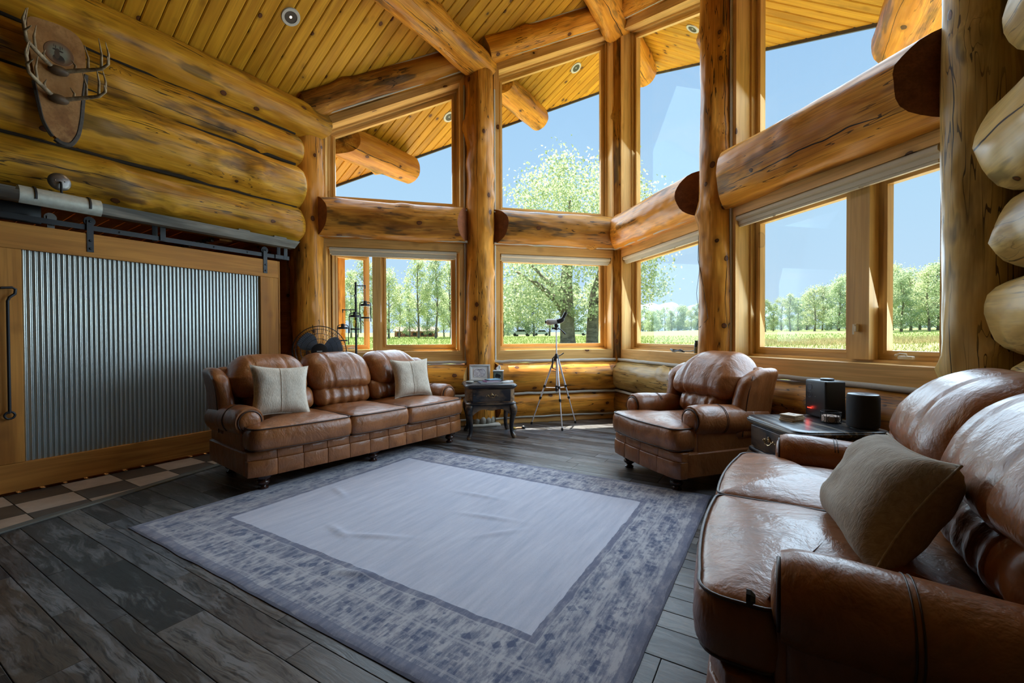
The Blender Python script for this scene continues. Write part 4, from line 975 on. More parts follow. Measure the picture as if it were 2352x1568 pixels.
# ---- cushions
def pillow(label, Mw, sx, sz, th, mat, seam=True):
    root = empty('throw_pillow'); root.matrix_basis = Mw; tag(root, label, 'pillow')
    b = MB(); n = 22
    def sh(u, v_, s):
        x, z = 2*u-1, 2*v_-1; k = (max(0, 1-x**4)*max(0, 1-z**4))**.55
        px = x*sx*(1 - .13*(1-z*z)*abs(x)); pz = z*sz*(1 - .12*(1-x*x)*abs(z))
        w_ = .10*mn.noise(V((x*2.5, z*2.5, 3))) + .05*mn.noise(V((x*7, z*4, 8)))
        dent = -.22*exp(-((x+.05)/.10)**2)*(1 if s < 0 and seam else 0)*.35
        return (px, s*th*(k*(1+w_+dent)) , pz)
    b.grid(lambda u, v_: sh(u, v_, -1), n, n); k0 = len(b.f); b.grid(lambda u, v_: sh(1-u, v_, 1), n, n)
    b.build('cover', M[mat], root, smooth=180)
    ed = [(-1+2*i/n, -1) for i in range(n)] + [(1, -1+2*i/n) for i in range(n)] + [(1-2*i/n, 1) for i in range(n)] + [(-1, 1-2*i/n) for i in range(n)]
    MB().tube([sh((x+1)/2, (z+1)/2, -1)[0:1] + (0,) + sh((x+1)/2, (z+1)/2, -1)[2:3] for x, z in ed], .004, 5, closed=True).build('edge_seam', M[mat], root, smooth=180)
    if seam:
        MB().tube([(lambda q: (q[0], q[1]-.002, q[2]))(sh(.475, .03+.94*i/20, -1)) for i in range(21)], .003, 5).build('centre_seam', M['linen'], root, smooth=180)
    return root
SW = sofa.matrix_basis; LW = love.matrix_basis
pillow('ivory ribbed throw pillow at the door end of the sofa', SW @ Mx.Translation((-.76, .30, .765)) @ Mx.Rotation(radians(-8), 4, 'Z') @ Mx.Rotation(radians(-20), 4, 'X') @ Mx.Rotation(radians(4), 4, 'Y'), .245, .235, .085, 'linen')
pillow('ivory ribbed throw pillow at the window end of the sofa', SW @ Mx.Translation((.72, .33, .765)) @ Mx.Rotation(radians(-12), 4, 'Z') @ Mx.Rotation(radians(-17), 4, 'X'), .235, .225, .085, 'linen')
pillow('sand ribbed pillow slumped on the loveseat', LW @ Mx.Translation((.27, .40, .70)) @ Mx.Rotation(radians(5), 4, 'Z') @ Mx.Rotation(radians(-30), 4, 'X') @ Mx.Rotation(radians(-3), 4, 'Y'), .29, .20, .115, 'linen_tan', False)
# ---- rug
def rug_mat():
    t = NT('faded_blue_border_rug'); P = t.obj(); s = t.sep(P)
    ax = t.math('ABSOLUTE', s[0]); ay = t.math('ABSOLUTE', s[1]); HX, HY = 1.60, 1.28
    d = t.math('MINIMUM', t.math('SUBTRACT', HX, ax), t.math('SUBTRACT', HY, ay))          # distance from the nearest edge
    wob = t.noise(P, 7, 3); d = t.math('MULTIPLY_ADD', wob, .030, t.math('SUBTRACT', d, .015))
    st = t.noise(t.map(P, (60, 5, 1)), 1.0, 4, .7); st2 = t.noise(t.map(P, (22, 2.2, 1), (5, 2, 0)), 1.0, 4, .65); blot = t.noise(t.map(P, (2.0, 1.0, 1)), 7.0, 6, .75); blot2 = t.noise(t.map(P, (1.4, 1, 1), (3, 8, 0)), 2.6, 4, .6); weave = t.noise(t.map(P, (420, 70, 1)), 1.0, 2)
    field = t.mix(t.ramp(st2, [(.32, 0.0), (.68, 1.0)]), (.42, .445, .545), (.57, .575, .66)); field = t.mix(t.ramp(blot2, [(.45, 0.0), (.72, .45)]), field, (.42, .45, .565)); field = t.mix(t.ramp(st, [(.60, 0.0), (.72, .35)]), field, (.27, .29, .39))
    ink, pale = (.060, .080, .155), (.44, .435, .47)
    # worn motifs: stepped blocks and small medallions survive only in patches
    vo = t.n('TexVoronoi', {'Vector': t.map(P, (1, 1, 0)), 'Scale': 13.0}, feature='F1', distance='MANHATTAN'); vo2 = t.n('TexVoronoi', {'Vector': t.map(P, (1, 1, 0), (4, 4, 0)), 'Scale': 27.0}, feature='F1', distance='CHEBYCHEV')
    band = lambda c0, w_: t.ramp(t.math('DIVIDE', t.math('ABSOLUTE', t.math('SUBTRACT', d, c0)), w_), [(.6, 1.0), (1.0, 0.0)])
    m1 = t.math('MULTIPLY', t.ramp(vo, [(.34, 1.0), (.44, 0.0)]), band(.325, .075)); m2 = t.math('MULTIPLY', t.ramp(vo2, [(.26, 1.0), (.36, 0.0)]), band(.165, .07))
    mot = t.math('MAXIMUM', t.math('MULTIPLY', m1, .15), t.math('MULTIPLY', m2, .11))
    wear = t.math('ADD', t.math('MULTIPLY', blot, 1.0), t.math('ADD', t.math('MULTIPLY', st, .55), t.math('SUBTRACT', mot, .27)))
    bord = t.mix(t.ramp(wear, [(.40, 0.0), (.53, .55), (.68, 1.0)]), pale, ink)
    ln = lambda c0, w_: t.math('LESS_THAN', t.math('ABSOLUTE', t.math('SUBTRACT', d, c0)), w_)
    for c0, w_, k in ((.243, .006, .55), (.262, .005, .5), (.085, .006, .45), (.385, .004, .4)): bord = t.mix(t.math('MULTIPLY', ln(c0, w_), t.math('MULTIPLY', st, k*1.8)), bord, pale)
    bord = t.mix(t.math('MULTIPLY', t.math('LESS_THAN', d, .06), t.ramp(blot, [(.3, .5), (.7, .9)])), bord, (.12, .13, .20)); bord = t.mix(t.math('MULTIPLY', ln(.0, .012), .8), bord, (.07, .075, .12))
    c_ = t.mix(t.math('GREATER_THAN', d, .425), bord, field)
    c_ = t.mix(t.math('MULTIPLY', ln(.408, .019), t.ramp(wear, [(.35, .45), (.6, .95)])), c_, (.11, .12, .195))
    c_ = t.mix(t.math('MULTIPLY', weave, .25), c_, (.13, .13, .18))
    return t.pbr(c_, .95, 0, t.bump(t.math('ADD', weave, st), .35, .002), **{'Sheen Weight': .15})
def rug():
    b = MB(); nx, ny = 160, 128
    wr = [(-.1, -.55, .32, 25), (-.35, -.62, .2, -15), (.35, .05, .3, 12), (.55, -.12, .25, 50), (-.95, -.15, .22, -20), (.05, .35, .3, 5), (1.35, -.25, .2, 80), (.15, -.9, .2, 20)]
    def fn(u, v_):
        x, y_ = (u-.5)*3.2, (v_-.5)*2.56; z = .009
        for wx, wy, wl, wa in wr:
            c_, s_ = cos(radians(wa)), sin(radians(wa)); dx, dy = x-wx, y_-wy; a, q = dx*c_+dy*s_, -dx*s_+dy*c_; z += .011*exp(-(a/wl)**2*3 - (q/.022)**2)
        z += .002*mn.noise(V((x*3, y_*3, 0)))
        e_ = min(1.6-abs(x), 1.28-abs(y_)); z = z*min(1, .35+e_/.012*.65) if e_ < .012 else z
        x2 = x + .006*mn.noise(V((y_*4, 0, 3)))*(abs(x)/1.6); y2 = y_ + .008*mn.noise(V((x*4, 5, 3)))*(abs(y_)/1.28)
        return (x2, y2, z)
    b.grid(fn, nx, ny); n0 = len(b.v)
    ed = [i for i in range(nx+1)] + [j*(nx+1)+nx for j in range(1, ny+1)] + [ny*(nx+1)+i for i in range(nx-1, -1, -1)] + [j*(nx+1) for j in range(ny-1, 0, -1)]
    v = list(b.v); m = len(ed); b.v += [(v[i][0], v[i][1], .0005) for i in ed]
    b.f += [(ed[k], n0+k, n0+(k+1) % m, ed[(k+1) % m]) for k in range(m)]; b.f.append(tuple(n0+k for k in range(m))[::-1]); b.mi = [0]*len(b.f)
    tag(b.build('area_rug', rug_mat(), None, Mx.Translation((-2.05, 2.45, .0005)), smooth=50), 'faded grey and blue area rug with a patterned border and small wrinkles', 'rug')
rug()
# ------------------------------------------------------------------ sliding door and what hangs over it
dx = -5.22
door = struct('door_1', 'sliding barn door of rough boards around a corrugated metal panel', 'door', (dx, 2.0, 0))
def dbar(name, y0, z0, y1, z1, wd, mat='barn', th=.04, x=dx-.02, parent=door):
    return bar(name, (x, y0, z0), (x, y1, z1), th, wd, M[mat], parent, (0, 0, 1) if abs(y1-y0) > abs(z1-z0) else (0, 1, 0), bev=.003)
dbar('top_rail_board', .80, 2.065, 3.155, 2.065, .205); dbar('bottom_rail_board', .80, .135, 3.155, .135, .225)
dbar('stile_board', .915, .249, .915, 1.961, .21); dbar('stile_board', 3.045, .249, 3.045, 1.961, .215)
dbar('edge_strip', 3.165, .02, 3.165, 2.168, .016, th=.06, x=dx-.03)
b = MB(); ny = 58*10; y0, y1 = 1.00, 2.95
pts = [(dx - .030 + .0065*cos(2*pi*58*i/ny), y0 + (y1-y0)*i/ny) for i in range(ny+1)]
b.add([(x, y_, .24) for x, y_ in pts] + [(x, y_, 1.97) for x, y_ in pts] + [(x-.002, y_, .24) for x, y_ in pts] + [(x-.002, y_, 1.97) for x, y_ in pts], [(i, i+1, ny+2+i, ny+1+i) for i in range(ny)] + [(2*(ny+1)+i+1, 2*(ny+1)+i, 3*(ny+1)+i, 3*(ny+1)+i+1) for i in range(ny)])
cp = b.build('corrugated_panel', M['corr'], door, W(door).inverted(), smooth=180)
for y_ in (1.42, 1.86, 2.38):
    for z in (.55, 1.05, 1.62): MB().lathe([(.006, 0), (.006, .003), (.003, .006), (.001, .006)], 8, Mx.Translation((dx-.021, y_, z)) @ Mx.Rotation(pi/2, 4, 'Y')).build('screw', M['iron'], cp, W(door).inverted())
b = MB(); b.box((dx-.075, 2.0, 1.05), (.02, 2.3, 2.0)); b.build('back_board', M['barn'], door, W(door).inverted())
def strap(y_, parent):
    o = bar('hanger_strap', (dx+.004, y_, 2.005), (dx+.004, y_, 2.285), .045, .007, M['iron'], parent, (1, 0, 0))
    I = W(o).inverted()
    MB().lathe([(.001, -.012), (.040, -.012), (.034, -.004), (.034, .004), (.040, .012), (.001, .012)], 20, Mx.Translation((dx-.016, y_, 2.278)) @ Mx.Rotation(pi/2, 4, 'Y')).build('wheel', M['iron'], o, I, smooth=40)
    for z in (2.035, 2.105, 2.275): MB().lathe([(.010, 0), (.010, .006), (.006, .010), (.001, .010)], 8, Mx.Translation((dx+.008, y_, z)) @ Mx.Rotation(pi/2, 4, 'Y')).build('bolt', M['iron'], o, I)
strap(1.438, door); strap(2.995, door)
ph = MB(); ph.tube([(dx+.035, .935, .66), (dx+.035, .935, 1.54), (dx+.035, .945, 1.57), (dx+.035, .975, 1.60), (dx+.035, .978, 1.635), (dx+.035, .96, 1.648), (dx+.035, .90, 1.64)], .010, 8)
ph.tube([(dx+.035, .935 + .028*cos(a), .64 + .028*sin(a)) for a in [2*pi*i/14 for i in range(14)]], .008, 8, closed=True); ph.tube([(dx, .905, 1.64), (dx+.035, .905, 1.64)], .008, 8); ph.tube([(dx, .935, .66), (dx+.035, .935, .66)], .008, 8)
ph.build('door_pull', M['iron'], door, W(door).inverted(), smooth=50)
# track
trk = empty('barn_door_track', (dx, 2.2, 2.2), 0, 'black flat steel track with brackets above the sliding door', 'door track')
bar('rail', (dx-.016, -.4, 2.222), (dx-.016, 3.30, 2.222), .008, .044, M['iron'], trk)
for y_ in (1.98, 3.25):
    bar('bracket', (dx+.0, y_, 2.205), (dx+.0, y_, 2.40), .045, .008, M['iron'], trk, (1, 0, 0)); bar('bracket', (dx-.10, y_-.03, 2.205), (dx-.10, y_-.03, 2.40), .045, .008, M['iron'], trk, (1, 0, 0))
bar('end_stop', (dx-.01, 3.12, 2.222), (dx-.01, 3.30, 2.222), .022, .05, M['iron'], trk, bev=.004)
for y_ in (1.65, 1.98, 2.45, 2.8): MB().lathe([(.010, 0), (.010, .006), (.001, .008)], 8, Mx.Translation((dx-.012, y_, 2.222)) @ Mx.Rotation(pi/2, 4, 'Y')).build('bolt', M['iron'], trk, W(trk).inverted())
hg = empty('spare_hanger', (dx-.10, 1.215, 2.2), 0, 'second roller hanger of the door track, catching warm light from the next room', 'roller hanger')
bar('strap', (dx-.10, 1.215, 2.16), (dx-.10, 1.215, 2.285), .045, .007, M['steel'], hg, (1, 0, 0)); MB().lathe([(.001, -.012), (.040, -.012), (.034, -.004), (.034, .004), (.040, .012), (.001, .012)], 18, Mx.Translation((-.02, 0, .075)) @ Mx.Rotation(pi/2, 4, 'Y')).build('wheel', M['steel'], hg, smooth=40)
bx_ = empty('hanging_box', (dx-.35, .95, 2.33), 0, 'flat dark box hung on a bent bracket beyond the top of the door', 'box')
MB().rbox((0, 0, 0), (.02, .26, .085), .006, 2, (1, 1, 1)).build('case', M['bplastic'], bx_, smooth=40); MB().tube([(0, .10, .08), (0, .10, .17), (0, .07, .19), (0, -.25, .20)], .016, 8).build('bracket', M['iron'], bx_, smooth=50)
# weathered header board with packing blocks
hb = empty('weathered_header_board', (-5.13, 1.4, 2.39), 0, 'rough grey weathered board above the sliding door track', 'board')
b = MB(); b.hexa([(-5.16, -.5, 2.325), (-5.06, -.5, 2.325), (-5.06, 3.27, 2.325), (-5.16, 3.27, 2.325)], [(-5.16, -.5, 2.42), (-5.06, -.5, 2.42), (-5.06, 3.34, 2.42), (-5.16, 3.34, 2.42)])
world_mesh('board', b, M['grey'], hb, (-5.11, -.5, 2.39), (0, 1, 0))
for y_, l in ((2.62, .12), (3.02, .15), (.6, .15)): bar('packing_block', (-5.11, y_, 2.428), (-5.11, y_+l, 2.428), .09, .016, M['grey'], hb)
# galvanised picture light
pl = empty('wall_lamp', (-4.955, 1.185, 2.50), 0, 'galvanised half-round lamp on a nickel wall plate over the door', 'wall lamp')
MB().lathe([(.001, .016), (.045, .014), (.066, .006), (.070, 0), (.001, 0)], 28, Mx.Rotation(pi/2, 4, 'Y')).build('wall_plate', M['steel'], pl, smooth=40)
for yy in (-.028, .028): MB().ball((.014, yy, .005), .005, 8, 6).build('screw', M['steel'], pl, smooth=180)
MB().tube([(.014, 0, -.005), (.035, 0, -.01), (.045, 0, -.03), (.045, 0, -.09), (.06, 0, -.10)], .008, 8).build('arm', M['iron'], pl, smooth=60)
sh = MB(); R_ = .072; y0, y1 = -.245, .225; ns = 14
arc = [(R_*cos(a), R_*sin(a)) for a in [radians(135) - radians(200)*i/ns for i in range(ns+1)]]
for r_, inv in ((1, False), (.965, True)):
    v = [(.065 + x*r_, y_, -.175 + z*r_) for y_ in (y0, y1) for x, z in arc]; f = [(i, ns+1+i, ns+2+i, i+1) for i in range(ns)]; sh.add(v, [q[::-1] for q in f] if inv else f)
sh.build('shade', M['galv'], pl, smooth=60)
for yy in (-.16, .15):
    MB().tube([(.065 + (R_+.004)*cos(a), yy, -.175 + (R_+.004)*sin(a)) for a in [radians(125-9*i) for i in range(17)]], .008, 4).build('strap', M['iron'], pl)
MB().tube([(.06, y0+.05, -.17), (.06, y1-.05, -.17)], .011, 8).build('tube', M['gplastic'], pl, smooth=60)
# ---- antler plaque
aq = empty('antler_plaque', (-5.02, 1.26, 3.30), 0, 'live-edge wooden plaque with two mounted deer antler racks on the log wall', 'antler plaque')
aq.matrix_basis = Mx.Translation((-4.90, 1.165, 3.255)) @ Mx.Rotation(radians(2), 4, 'Y')
ol = [(-.17, .44), (.02, .47), (.12, .45), (.165, .38), (.175, .25), (.165, .10), (.150, -.05), (.140, -.22), (.120, -.36), (.075, -.45), (.02, -.455), (-.03, -.41), (-.075, -.32), (-.10, -.18), (-.125, -.02), (-.15, .15), (-.165, .30)]
ol = outline_round(ol, .05, 3)
MB().hexa([(-.02, y_, z) for y_, z in ol], [(.02, y_*.97, z*.985) for y_, z in ol]).build('slab', M['plaque'], aq)
bk = plain('dark_bark_edge', (.075, .062, .05), .95, var=.5, bscale=40, bump=1.0)
MB().tube([(.004, y_, z) for y_, z in ol if y_ > -.02 and z < .20], .022, 6).build('bark_edge', bk, aq); MB().tube([(.004, y_, z) for y_, z in ol if y_ < -.02 and z < -.02], .018, 6).build('bark_edge', bk, aq)
def oval_mat():
    t = NT('painted_deer_oval'); s = t.sep(t.obj()); r = t.math('SQRT', t.math('ADD', t.math('POWER', t.math('DIVIDE', s[1], .075), 2.0), t.math('POWER', t.math('DIVIDE', s[2], .082), 2.0)))
    n_ = t.noise(t.obj(), 30, 3); sky_ = t.mix(n_, (.16, .17, .13), (.28, .27, .19))
    def blob(y_, z, a, b_): return t.math('LESS_THAN', t.math('ADD', t.math('POWER', t.math('DIVIDE', t.math('SUBTRACT', s[1], y_), a), 2.0), t.math('POWER', t.math('DIVIDE', t.math('SUBTRACT', s[2], z), b_), 2.0)), 1.0)
    c_ = sky_
    for y_, z, a, b_, col in ((-.002, -.045, .035, .035, (.03, .025, .018)), (-.012, -.01, .016, .035, (.085, .055, .03)), (-.008, .018, .012, .016, (.07, .045, .025)), (-.026, .022, .012, .006, (.03, .02, .012)), (.012, .018, .013, .006, (.03, .02, .012)), (-.020, .042, .003, .016, (.05, .04, .03)), (.006, .042, .003, .018, (.05, .04, .03)), (-.030, .05, .003, .012, (.05, .04, .03)), (.018, .048, .003, .012, (.05, .04, .03))):
        c_ = t.mix(blob(y_, z, a, b_), c_, col)
    c_ = t.mix(t.ramp(r, [(.55, 0.0), (1.0, 1.0)]), c_, (.20, .095, .04)); return t.pbr(c_, .5)
MB().lathe([(.001, .004), (.085, .003), (.088, 0)], 28, Mx.Rotation(pi/2, 4, 'Y')).build('painted_oval', oval_mat(), aq, Mx.Translation((.02, .01, .235)))
def ant_mat():
    t = NT('antler_bone'); n_ = t.noise(t.map(t.obj(), (1, 1, 1)), 22, 4, .6); return t.pbr(t.mix(t.ramp(n_, [(.35, 0.0), (.65, 1.0)]), (.14, .085, .04), (.42, .33, .20)), .45, 0, t.bump(n_, .4, .003))
am = ant_mat()
def rack(zc, sc, sw):
    o = MB().ball((.05, .0, zc), (.045, .062, .035), 14, 10).build('skull_cap', plain('brown_skull_cap', (.10, .06, .03), .6, bump=.5), aq, smooth=180)
    for s in (-1, 1):
        b = MB(); p = [(.06, s*.035, zc+.01), (.09, s*.075, zc+.03), (.15, s*.13, zc+.05), (.22, s*.185, zc+.07), (.29, s*.205, zc+.10), (.345, s*.185, zc+.13)]
        p = [(x*sc, y_*sw, z) for x, y_, z in p]; b.tube(p, [.017, .016, .0145, .0125, .009, .003], 9)
        for i, L in ((1, .09), (2, .20), (3, .24), (4, .17)):
            q = V(p[i]); b.tube([tuple(q), tuple(q + V((-.012, s*.006, L*.5))), tuple(q + V((-.035 + .02*(i > 2), -s*.012, L)))], [.011, .008, .002], 7)
        b.build('antler', am, aq, smooth=60)
rack(.09, 1.0, 1.12); rack(-.13, .95, 1.05)
# ------------------------------------------------------------------ black end tables
def end_table(label, loc, rz):
    root = empty('end_table', loc, rz, label, 'end table'); bk_ = M['black']; hx, hy = .325, .305
    def rr(x, y_, r=.07):
        return resample(outline_round([(-x, -y_+r), (-x+r*.35, -y_+r*.35), (-x+r, -y_), (x-r, -y_), (x-r*.35, -y_+r*.35), (x, -y_+r), (x, y_-r), (x-r*.35, y_-r*.35), (x-r, y_), (-x+r, y_), (-x+r*.35, y_-r*.35), (-x, y_-r)], .022, 3), .06)
    b = MB(); loft(b, rr(hx, hy), [(-.022, .612), (-.014, .622), (-.002, .628), (0, .640), (-.004, .648), (-.010, .650), (-.012, .656), (-.018, .660)], 0, 5); b.build('table_top', M['black_top'], root, smooth=45)
    b = MB(); loft(b, rr(hx-.032, hy-.032, .06), [(0, .42), (0, .615)], 0, 2); b.build('case', bk_, root, smooth=45)
    b = MB(); loft(b, rr(hx-.012, hy-.012, .06), [(-.018, .408), (-.004, .414), (0, .424), (-.004, .434), (-.02, .442)], 0, 2); b.build('waist_moulding', bk_, root, smooth=45)
    yf = -(hy-.032)
    MB().rbox((0, yf-.004, .530), (.232, .010, .074), .005, 2, (1, 1, 1)).build('drawer_front', bk_, root, smooth=45)
    ho = MB(); fr_ = yf-.016
    for s in (-1, 1):
        ho.ball((s*.045, fr_, .533), (.010, .006, .010), 10, 8); ho.ball((s*.068, fr_, .526), (.007, .005, .007), 8, 6); ho.tube([(s*.045, fr_, .533), (s*.058, fr_-.002, .538), (s*.068, fr_, .528), (s*.062, fr_, .519)], .0035, 6); ho.tube([(s*.040, fr_-.004, .530), (s*.030, fr_-.012, .514), (s*.012, fr_-.014, .506), (0, fr_-.015, .510)], .0042, 6); ho.tube([(0, fr_-.002, .556), (s*.012, fr_-.004, .546), (s*.020, fr_-.004, .534), (s*.034, fr_-.003, .528)], .0036, 6)
    ho.ball((0, fr_-.004, .536), (.010, .006, .014), 10, 8); ho.ball((0, fr_-.004, .556), (.006, .005, .008), 8, 6); ho.build('drawer_handle', M['brass'], root, smooth=60)
    # scalloped aprons
    for k in range(4):
        L = (hx if k % 2 == 0 else hy) - .075; o_ = (hy if k % 2 == 0 else hx) - .046; n = 24
        top = [(-L + 2*L*i/n, .415) for i in range(n+1)]; bot = [(-L + 2*L*i/n, .352 + .022*cos(2*pi*(i/n)*1.0)*-1 + .018*cos(4*pi*i/n)*-1 - .012) for i in range(n+1)]
        bot = [(x, z - .030*max(0, abs(x)/L-.82)/.18) for x, z in bot]
        v = [(x, -.008, z) for x, z in top+bot] + [(x, .008, z) for x, z in top+bot]; m = n+1
        f = []
        for i in range(n): f += [(m+i, m+i+1, i+1, i), (2*m+i, 2*m+i+1, 3*m+i+1, 3*m+i), (m+i+1, m+i, 3*m+i, 3*m+i+1)]
        MB().add(v, f).build('apron', bk_, root, Mx.Rotation(k*pi/2, 4, 'Z') @ Mx.Translation((0, -o_, 0)))
    for sx in (-1, 1):
        for sy in (-1, 1):
            c_ = V((sx*(hx-.07), sy*(hy-.07), 0)); d = V((sx, sy, 0)).normalized()
            pr = [(.43, -.012, .042), (.40, .004, .047), (.365, .022, .050), (.33, .026, .045), (.27, .012, .035), (.20, -.004, .028), (.13, -.010, .024), (.08, -.004, .023), (.05, .008, .026), (.025, .026, .030), (.010, .034, .026), (0, .034, .018)]
            b = MB().tube([tuple(c_ + d*o_ + V((0, 0, z))) for z, o_, r in pr], [r for z, o_, r in pr], 12); b.build('leg', bk_, root, smooth=60)
    return root
TLm = end_table('black distressed end table beside the sofa under the middle post', (-3.16, 4.66, 0), radians(41.3))
TRm = end_table('black distressed end table between the armchair and the loveseat', (.19, 3.585, 0), radians(-59))
def on(table, x, y_, rz=0, z=.66): return table.matrix_basis @ Mx.Translation((x, y_, z)) @ Mx.Rotation(rz, 4, 'Z')
def thing(name, label, cat, Mw, group=None):
    o = empty(name); o.matrix_basis = Mw; tag(o, label, cat, group); return o
# framed drawing
def sketch_mat():
    t = NT('ink_animal_sketch'); P = t.obj(); s = t.sep(P); n_ = t.noise(P, 26, 5, .7); l = t.math('ABSOLUTE', t.math('SUBTRACT', n_, .5))
    e1 = t.math('ADD', t.math('POWER', t.math('DIVIDE', t.math('ADD', s[0], .03), .05), 2.0), t.math('POWER', t.math('DIVIDE', s[2], .05), 2.0)); e2 = t.math('ADD', t.math('POWER', t.math('DIVIDE', t.math('SUBTRACT', s[0], .03), .045), 2.0), t.math('POWER', t.math('DIVIDE', s[2], .052), 2.0)); e_ = t.math('MINIMUM', e1, e2)
    ink = t.math('MULTIPLY', t.math('LESS_THAN', l, .03), t.math('LESS_THAN', e_, 1.0)); rim = t.math('LESS_THAN', t.math('ABSOLUTE', t.math('SUBTRACT', e_, .9)), .12)
    return t.pbr(t.mix(t.math('MULTIPLY', t.math('MAXIMUM', ink, rim), .8), (.78, .78, .80), (.28, .27, .38)), .6)
fr = thing('picture_frame', 'pale framed ink drawing of two animals leaning on the sofa end table', 'picture frame', on(TLm, -.10, .16, radians(-8)) @ Mx.Rotation(radians(-12), 4, 'X'))
for nm_, c_, d in (('frame_bar', (0, 0, .012), (.27, .022, .024)), ('frame_bar', (0, 0, .208), (.27, .022, .024)), ('frame_bar', (-.123, 0, .11), (.024, .022, .172)), ('frame_bar', (.123, 0, .11), (.024, .022, .172))):
    MB().rbox(c_, [q/2 for q in d], .004, 2, (1, 1, 1)).build(nm_, M['gplastic'], fr, smooth=40)
MB().box((0, .004, .11), (.23, .006, .18)).build('mat_board', M['white'], fr); MB().box((0, 0, 0), (.155, .003, .115)).build('drawing', sketch_mat(), fr, Mx.Translation((0, -.001, .112)))
MB().box((0, .05, .07), (.05, .004, .15), Mx.Rotation(radians(20), 4, 'X')).build('easel_back', M['iron'], fr)
# tissue box with a bison picture
def bison_mat():
    t = NT('bison_print'); s = t.sep(t.obj()); n_ = t.noise(t.obj(), 40, 3)
    def blob(x, z, a, b_): return t.math('LESS_THAN', t.math('ADD', t.math('POWER', t.math('DIVIDE', t.math('SUBTRACT', s[0], x), a), 2.0), t.math('POWER', t.math('DIVIDE', t.math('SUBTRACT', s[2], z), b_), 2.0)), 1.0)
    c_ = t.mix(n_, (.16, .20, .17), (.24, .27, .22))
    for x, z, a, b_ in ((.006, .075, .026, .020), (-.012, .082, .018, .022), (-.024, .068, .010, .014), (-.012, .048, .004, .018), (.012, .048, .004, .016), (.022, .050, .004, .016), (.026, .07, .012, .016)): c_ = t.mix(blob(x, z, a, b_), c_, (.018, .014, .012))
    return t.pbr(c_, .45)
tb = thing('tissue_box', 'square tissue box cover with a bison picture on the sofa end table', 'tissue box', on(TLm, .145, .15, radians(-14)))
MB().rbox((0, 0, .066), (.062, .062, .064), .004, 2, (1, 1, 1)).build('box', plain('dark_rustic_box', (.06, .045, .035), .6), tb, smooth=40); MB().box((0, -.0632, 0), (.108, .002, .108), Mx.Translation((0, 0, .066))).build('bison_panel', bison_mat(), tb)
MB().rbox((0, 0, .134), (.068, .068, .006), .003, 2, (1, 1, 1)).build('lid', M['gplastic'], tb, smooth=40)
b = MB()
def tis(u, v_):
    a = (u-.5)*1.9; r = .008 + .030*sin(pi*min(1, v_*1.15))*(.6+.4*cos(u*9)); return (r*sin(a*1.7) + .012*v_, .012*cos(u*14)*v_ + .01*sin(a), .138 + .075*v_*(1-.25*abs(u-.5)))
b.grid(tis, 16, 8); b.build('tissue', M['white'], tb, smooth=180)
# books, stone, papers
def book(lab, x, y_, z, rz, sx, sy, h_, col):
    o = thing('book', lab, 'book', on(TLm, x, y_, rz, .66+z), 'books on the sofa end table'); cm = plain('book_cover', col, .35)
    MB().box((0, 0, .0012), (sx, sy, .0024)).box((0, 0, h_-.0012), (sx, sy, .0024)).box((-sx/2+.001, 0, h_/2), (.002, sy, h_)).build('cover', cm, o); MB().box((.003, 0, h_/2), (sx-.008, sy-.008, h_-.005)).build('pages', M['white'], o)
book('wide grey book at the bottom of the pile on the sofa end table', .0, -.06, 0, .12, .27, .16, .016, (.12, .14, .18)); book('mauve book second from the bottom of the pile', .03, -.055, .0162, .3, .20, .13, .014, (.32, .12, .26)); book('slim dark book in the middle of the pile', .05, -.05, .0304, .2, .19, .12, .010, (.08, .09, .13)); book('pale blue booklet on top of the pile', .045, -.045, .0406, .45, .17, .11, .006, (.25, .45, .58))
for x, y_, rz, lab in ((.215, -.03, .3, 'folded white card on the sofa end table beside the books'), (.265, .05, .15, 'thin pale card near the edge of the sofa end table')):
    o = thing('card', lab, 'card', on(TLm, x, y_, rz)); MB().rbox((0, 0, .004), (.055, .032, .004), .002, 2, (1, 1, 1)).build('leaf', M['white'], o, smooth=40); MB().rbox((.004, .003, .0105), (.050, .030, .0025), .001, 1, (1, 1, 1)).build('leaf', M['gplastic'], o, smooth=40)
st = MB().ball((0, 0, .016), (.058, .034, .016), 18, 10); st.v = [(x*(1+.08*mn.noise(V((x*30, y_*30, z*30)))), y_*(1+.1*mn.noise(V((y_*30, x*20, 1)))), z) for x, y_, z in st.v]
tag(st.build('flat_stone', stone_m, None, on(TLm, -.245, -.04, .4), smooth=180), 'smooth flat grey stone at the left edge of the sofa end table', 'stone')
# small toy on the floor
ty = thing('dog_toy', 'small striped tan and black toy on the floor behind the end table', 'toy', Mx.Translation((-2.98, 5.12, .0)) @ Mx.Rotation(.9, 4, 'Z'))
MB().tube([(-.07, 0, .014), (-.02, .01, .014), (.05, 0, .014)], [.012, .014, .012], 8).build('rope', plain('tan_rope', (.45, .25, .14), .9, bump=.8), ty, smooth=60); MB().ball((.06, 0, .022), (.03, .028, .022), 12, 8).build('knob', M['bplastic'], ty, smooth=180); MB().ball((-.075, 0, .018), (.022, .02, .018), 12, 8).build('knob', plain('yellow_knob', (.5, .34, .06), .5), ty, smooth=180)
